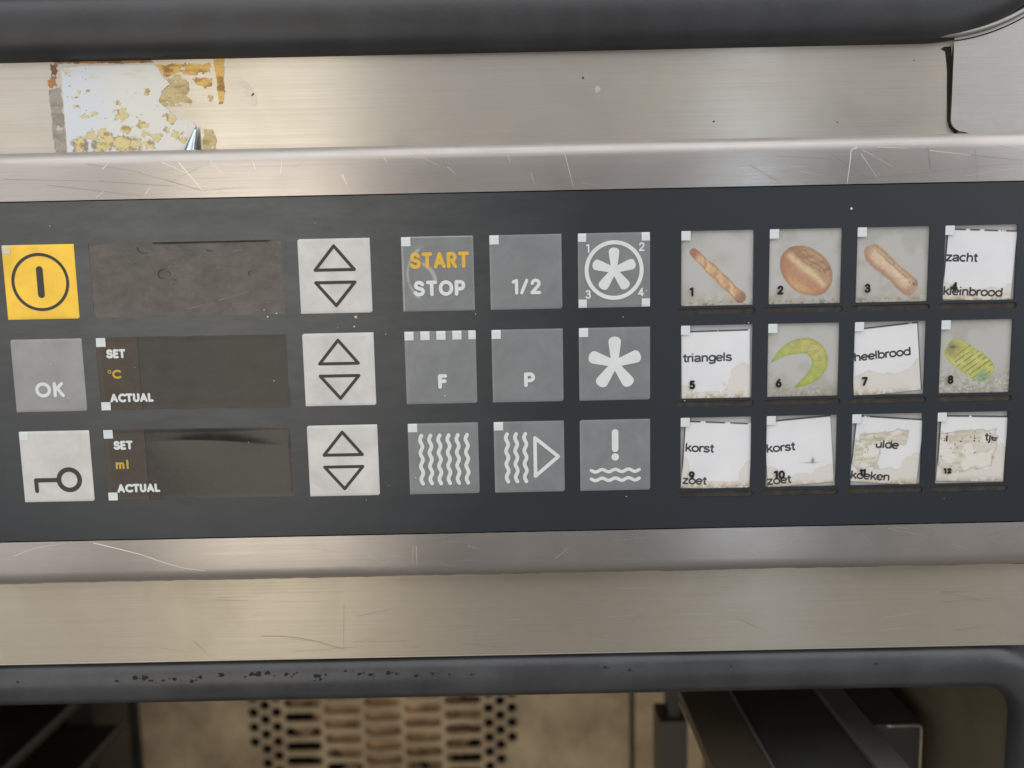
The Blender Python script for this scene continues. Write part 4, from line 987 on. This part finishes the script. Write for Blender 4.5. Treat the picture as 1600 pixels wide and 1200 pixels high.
for nmb, (ang, cu_, cv, w_, h_, words, lab, border) in SLIP.items():
    a = math.radians(ang); x0, tp = CARDS[nmb]
    o = cardmesh('paper_slip', nmb, w_, h_, cu_, cv, a, -.62, slip_col(nmb, border), 'paper')
    tag(o, lab, 'paper label', 'paper slips in the pockets')
    for txt, u, d, wd_ in words:
        b = B(); slip_text(b, txt, x0+u, tp-d, wd_, -.60, a); b.mk('lettering', M['slip_print'], o)
    # worn paper over the rubbed-out words
    if nmb == 11:
        for P in ([(8.3, 10.6), (10.2, 10.3), (10.6, 9.2), (12.6, 9.3), (13.4, 10.1), (14.4, 9.2), (16.6, 9.6), (16.6, 8.4), (8.0, 8.3)], ):
            patch('worn_patch', [(x0+p[0], tp-p[1]) for p in P], -.53, 'worn', o, .3, .1)
    if nmb == 12:
        for P in ([(19.3, 8.9), (21.6, 9.1), (21.6, 8.2), (19.6, 8.1)],):
            patch('worn_patch', [(x0+p[0], tp-p[1]) for p in P], -.53, 'worn', o, .3, .1)
        b = B()
        for u, d, r in ((2.9, 9.9, .25), (8.6, 10.3, .3), (9.1, 9.3, .22), (13.3, 10.2, .3), (13.4, 9.3, .28), (14.9, 10.3, .25), (5.3, 12.6, .22), (13.6, 14.4, .25), (2.0, 9.2, .2), (13.2, 8.5, .2)):
            flat(circ(x0+u, tp-d, r, 8, r*.8), -.52, b)
        b.mk('print_remnants', 'ink_black', o, kind='stuff')

# ---- scratches on the trim and the strips
def scratch(name, lst, n, parent, z_ok=None):
    bl, bd = B(), B()
    for pts, w, kind_ in lst:
        ribbon(bl if kind_ == 'l' else bd, catmull(pts, 5) if len(pts) > 2 else pts, w, n, None, caps=True, w2=w*.5)
    if bl.v: bl.mk(name, 'scr_l', parent, kind='stuff')
    if bd.v: bd.mk(name, 'scr_d', parent, kind='stuff')
TA = [(-144.5, 67.0), (-133.3, 63.3), (-131.7, 70.0), (-123.6, 59.6), (-162.0, 70.0), (-144.8, 67.0), (-144.8, 67.0), (-123.9, 60.3), (-156.9, 68.3), (-155.0, 69.8), (-143.2, 60.1), (-141.4, 62.2), (-137.1, 70.0), (-129.2, 66.3), (-159.8, 59.0), (-157.1, 61.0), (-121.1, 70), (-117.8, 66.4), (-107.2, 70), (-106.3, 67.2), (-98.2, 65.7), (-97.4, 70), (-77.5, 64.9), (-76.6, 61.8), (-175.8, 63.4), (-144.7, 59.3), (-190.0, 65.5), (-162.2, 64.5), (-158.3, 64.3), (-133.8, 62.2)]
TK = 'llddllllllllddd'
TB = [(-63.7, 70), (-62.9, 68.4), (-54.1, 70), (-50.9, 69.4), (-51.2, 70), (-45.3, 66.7), (-3.9, 70), (-1.2, 59.2), (-78.2, 64.9), (-76.2, 61.4), (-15.1, 64.0), (-14.1, 60.5), (-22.8, 70), (-21.8, 67.6), (-42.8, 66.6), (-40.0, 64.1)]
TC = [(94.3, 69.4), (104.8, 63.6), (94.0, 68.0), (99.6, 60.2), (116.7, 68.6), (130.3, 66.9), (116.0, 69.6), (117.4, 62.0), (131.7, 68.6), (133.0, 58.9), (65.9, 67.9), (84.8, 66.5), (83.3, 68.6), (96.4, 60.3), (57.0, 65.3), (67.8, 59), (92.1, 59.7), (147.6, 64.1), (130.3, 66.9), (147.5, 64.8), (140.1, 70), (147.3, 68.7), (99.6, 70), (109.6, 69.4)]
pair = lambda L, ks, w: [([L[2*i], L[2*i+1]], w*(.6+.5*random.random()), ks[i]) for i in range(len(L)//2)]
lst = pair(TA, TK, .24)+pair(TB, 'llllllll', .2)+pair(TC, 'llldddddddll', .2)+[([(92.6, 70), (90.7, 69.0), (90.5, 66.0), (89.6, 58.4)], .42, 'l')]
for i in range(30):
    x = random.uniform(-190, 150); z = random.uniform(59.5, 70); L = random.uniform(2, 16); s = random.gauss(0, .12) if random.random() < .7 else random.gauss(0, 1.2)
    z2 = min(70, max(59, z+L*s)); lst.append(([(x, z), (x+L, z2)], random.uniform(.03, .07), random.choice('ldd')))
scratch('scratches', lst, .22, t_up)
BA = [(-73.7, -60.6), (-72.0, -60.3), (-39.7, -62.8), (-35.8, -64.0), (-57.6, -62.6), (-57.5, -69.0), (-58.7, -62.6), (-59.1, -68.4), (-9.1, -68.0), (-4.0, -64.0), (109.6, -59.1), (114.7, -59.9), (129.9, -65.7), (136.2, -68.1), (115.6, -69.7), (123.6, -60.7), (141.0, -63.1), (154.2, -60.0), (107.4, -59.6), (123.1, -63.2), (58.5, -66.2), (63.0, -68.4)]
lst = pair(BA, 'lllllllddll', .15)+[([(-170.1, -59), (-154.8, -63.3), (-147.2, -66.2), (-139.6, -68.6), (-131.8, -69.9)], .34, 'l'), ([(-198.4, -63.1), (-190.3, -60.4), (-180.1, -59)], .16, 'l')]
for i in range(30):
    x = random.uniform(-195, 150); z = random.uniform(-69.5, -59.5); L = random.uniform(2, 14); s = random.gauss(0, .12) if random.random() < .75 else random.gauss(0, 1)
    z2 = max(-70, min(-59, z+L*s)); lst.append(([(x, z), (x+L, z2)], random.uniform(.03, .07), random.choice('ldd')))
scratch('scratches', lst, .22, t_lo)
SB = [(-85.7, -86.6), (-86.7, -103.7), (-80.6, -91.0), (-68.9, -88.8), (-82.8, -101.0), (-78.1, -100.4), (-141.8, -98.8), (-135.8, -105.1), (-178.8, -99.0), (-172.5, -101.2), (16.1, -97.2), (23.1, -92.3), (59.3, -95.7), (68.7, -100.2), (108.5, -100.2), (146.9, -98.2), (111.2, -95.6), (126.9, -93.3), (149.6, -105.0), (162.3, -101.8), (10.3, -93.5), (22.0, -92.5), (141.4, -104.2), (145.9, -101.8)]
lst = pair(SB, 'dddddddllllld'[:12], .13)+[([(-116.6, -97.9), (-106.7, -98.3), (-97.4, -100.1), (-90.5, -102.3), (-86.5, -103.4)], .2, 'd')]
for i in range(40):
    x = random.uniform(-200, 150); z = random.uniform(-104, -79); L = random.uniform(3, 20); s = random.gauss(0, .08)
    lst.append(([(x, z), (x+L, max(-105.5, min(-78, z+L*s)))], random.uniform(.04, .10), random.choice('ddl')))
scratch('scratches', lst, -7.93, lo)

# ---- crumb resting on the film
b = B(); N = 8
v = [(-75.3+.5*math.cos(2*math.pi*i/N)*(1+.3*(i % 2)), .0, 17.6+.55*math.sin(2*math.pi*i/N)) for i in range(N)]+[(-75.5+.32*math.cos(2*math.pi*i/N), .45, 17.7+.3*math.sin(2*math.pi*i/N)) for i in range(N)]+[(-75.5, .6, 17.75)]
f = [(i, (i+1) % N, N+(i+1) % N, N+i) for i in range(N)]+[(N+i, N+(i+1) % N, 2*N) for i in range(N)]
tag(mk('crumb', v, f, 'crumb', None), 'tiny pale crumb stuck under the first arrow key', 'crumb')
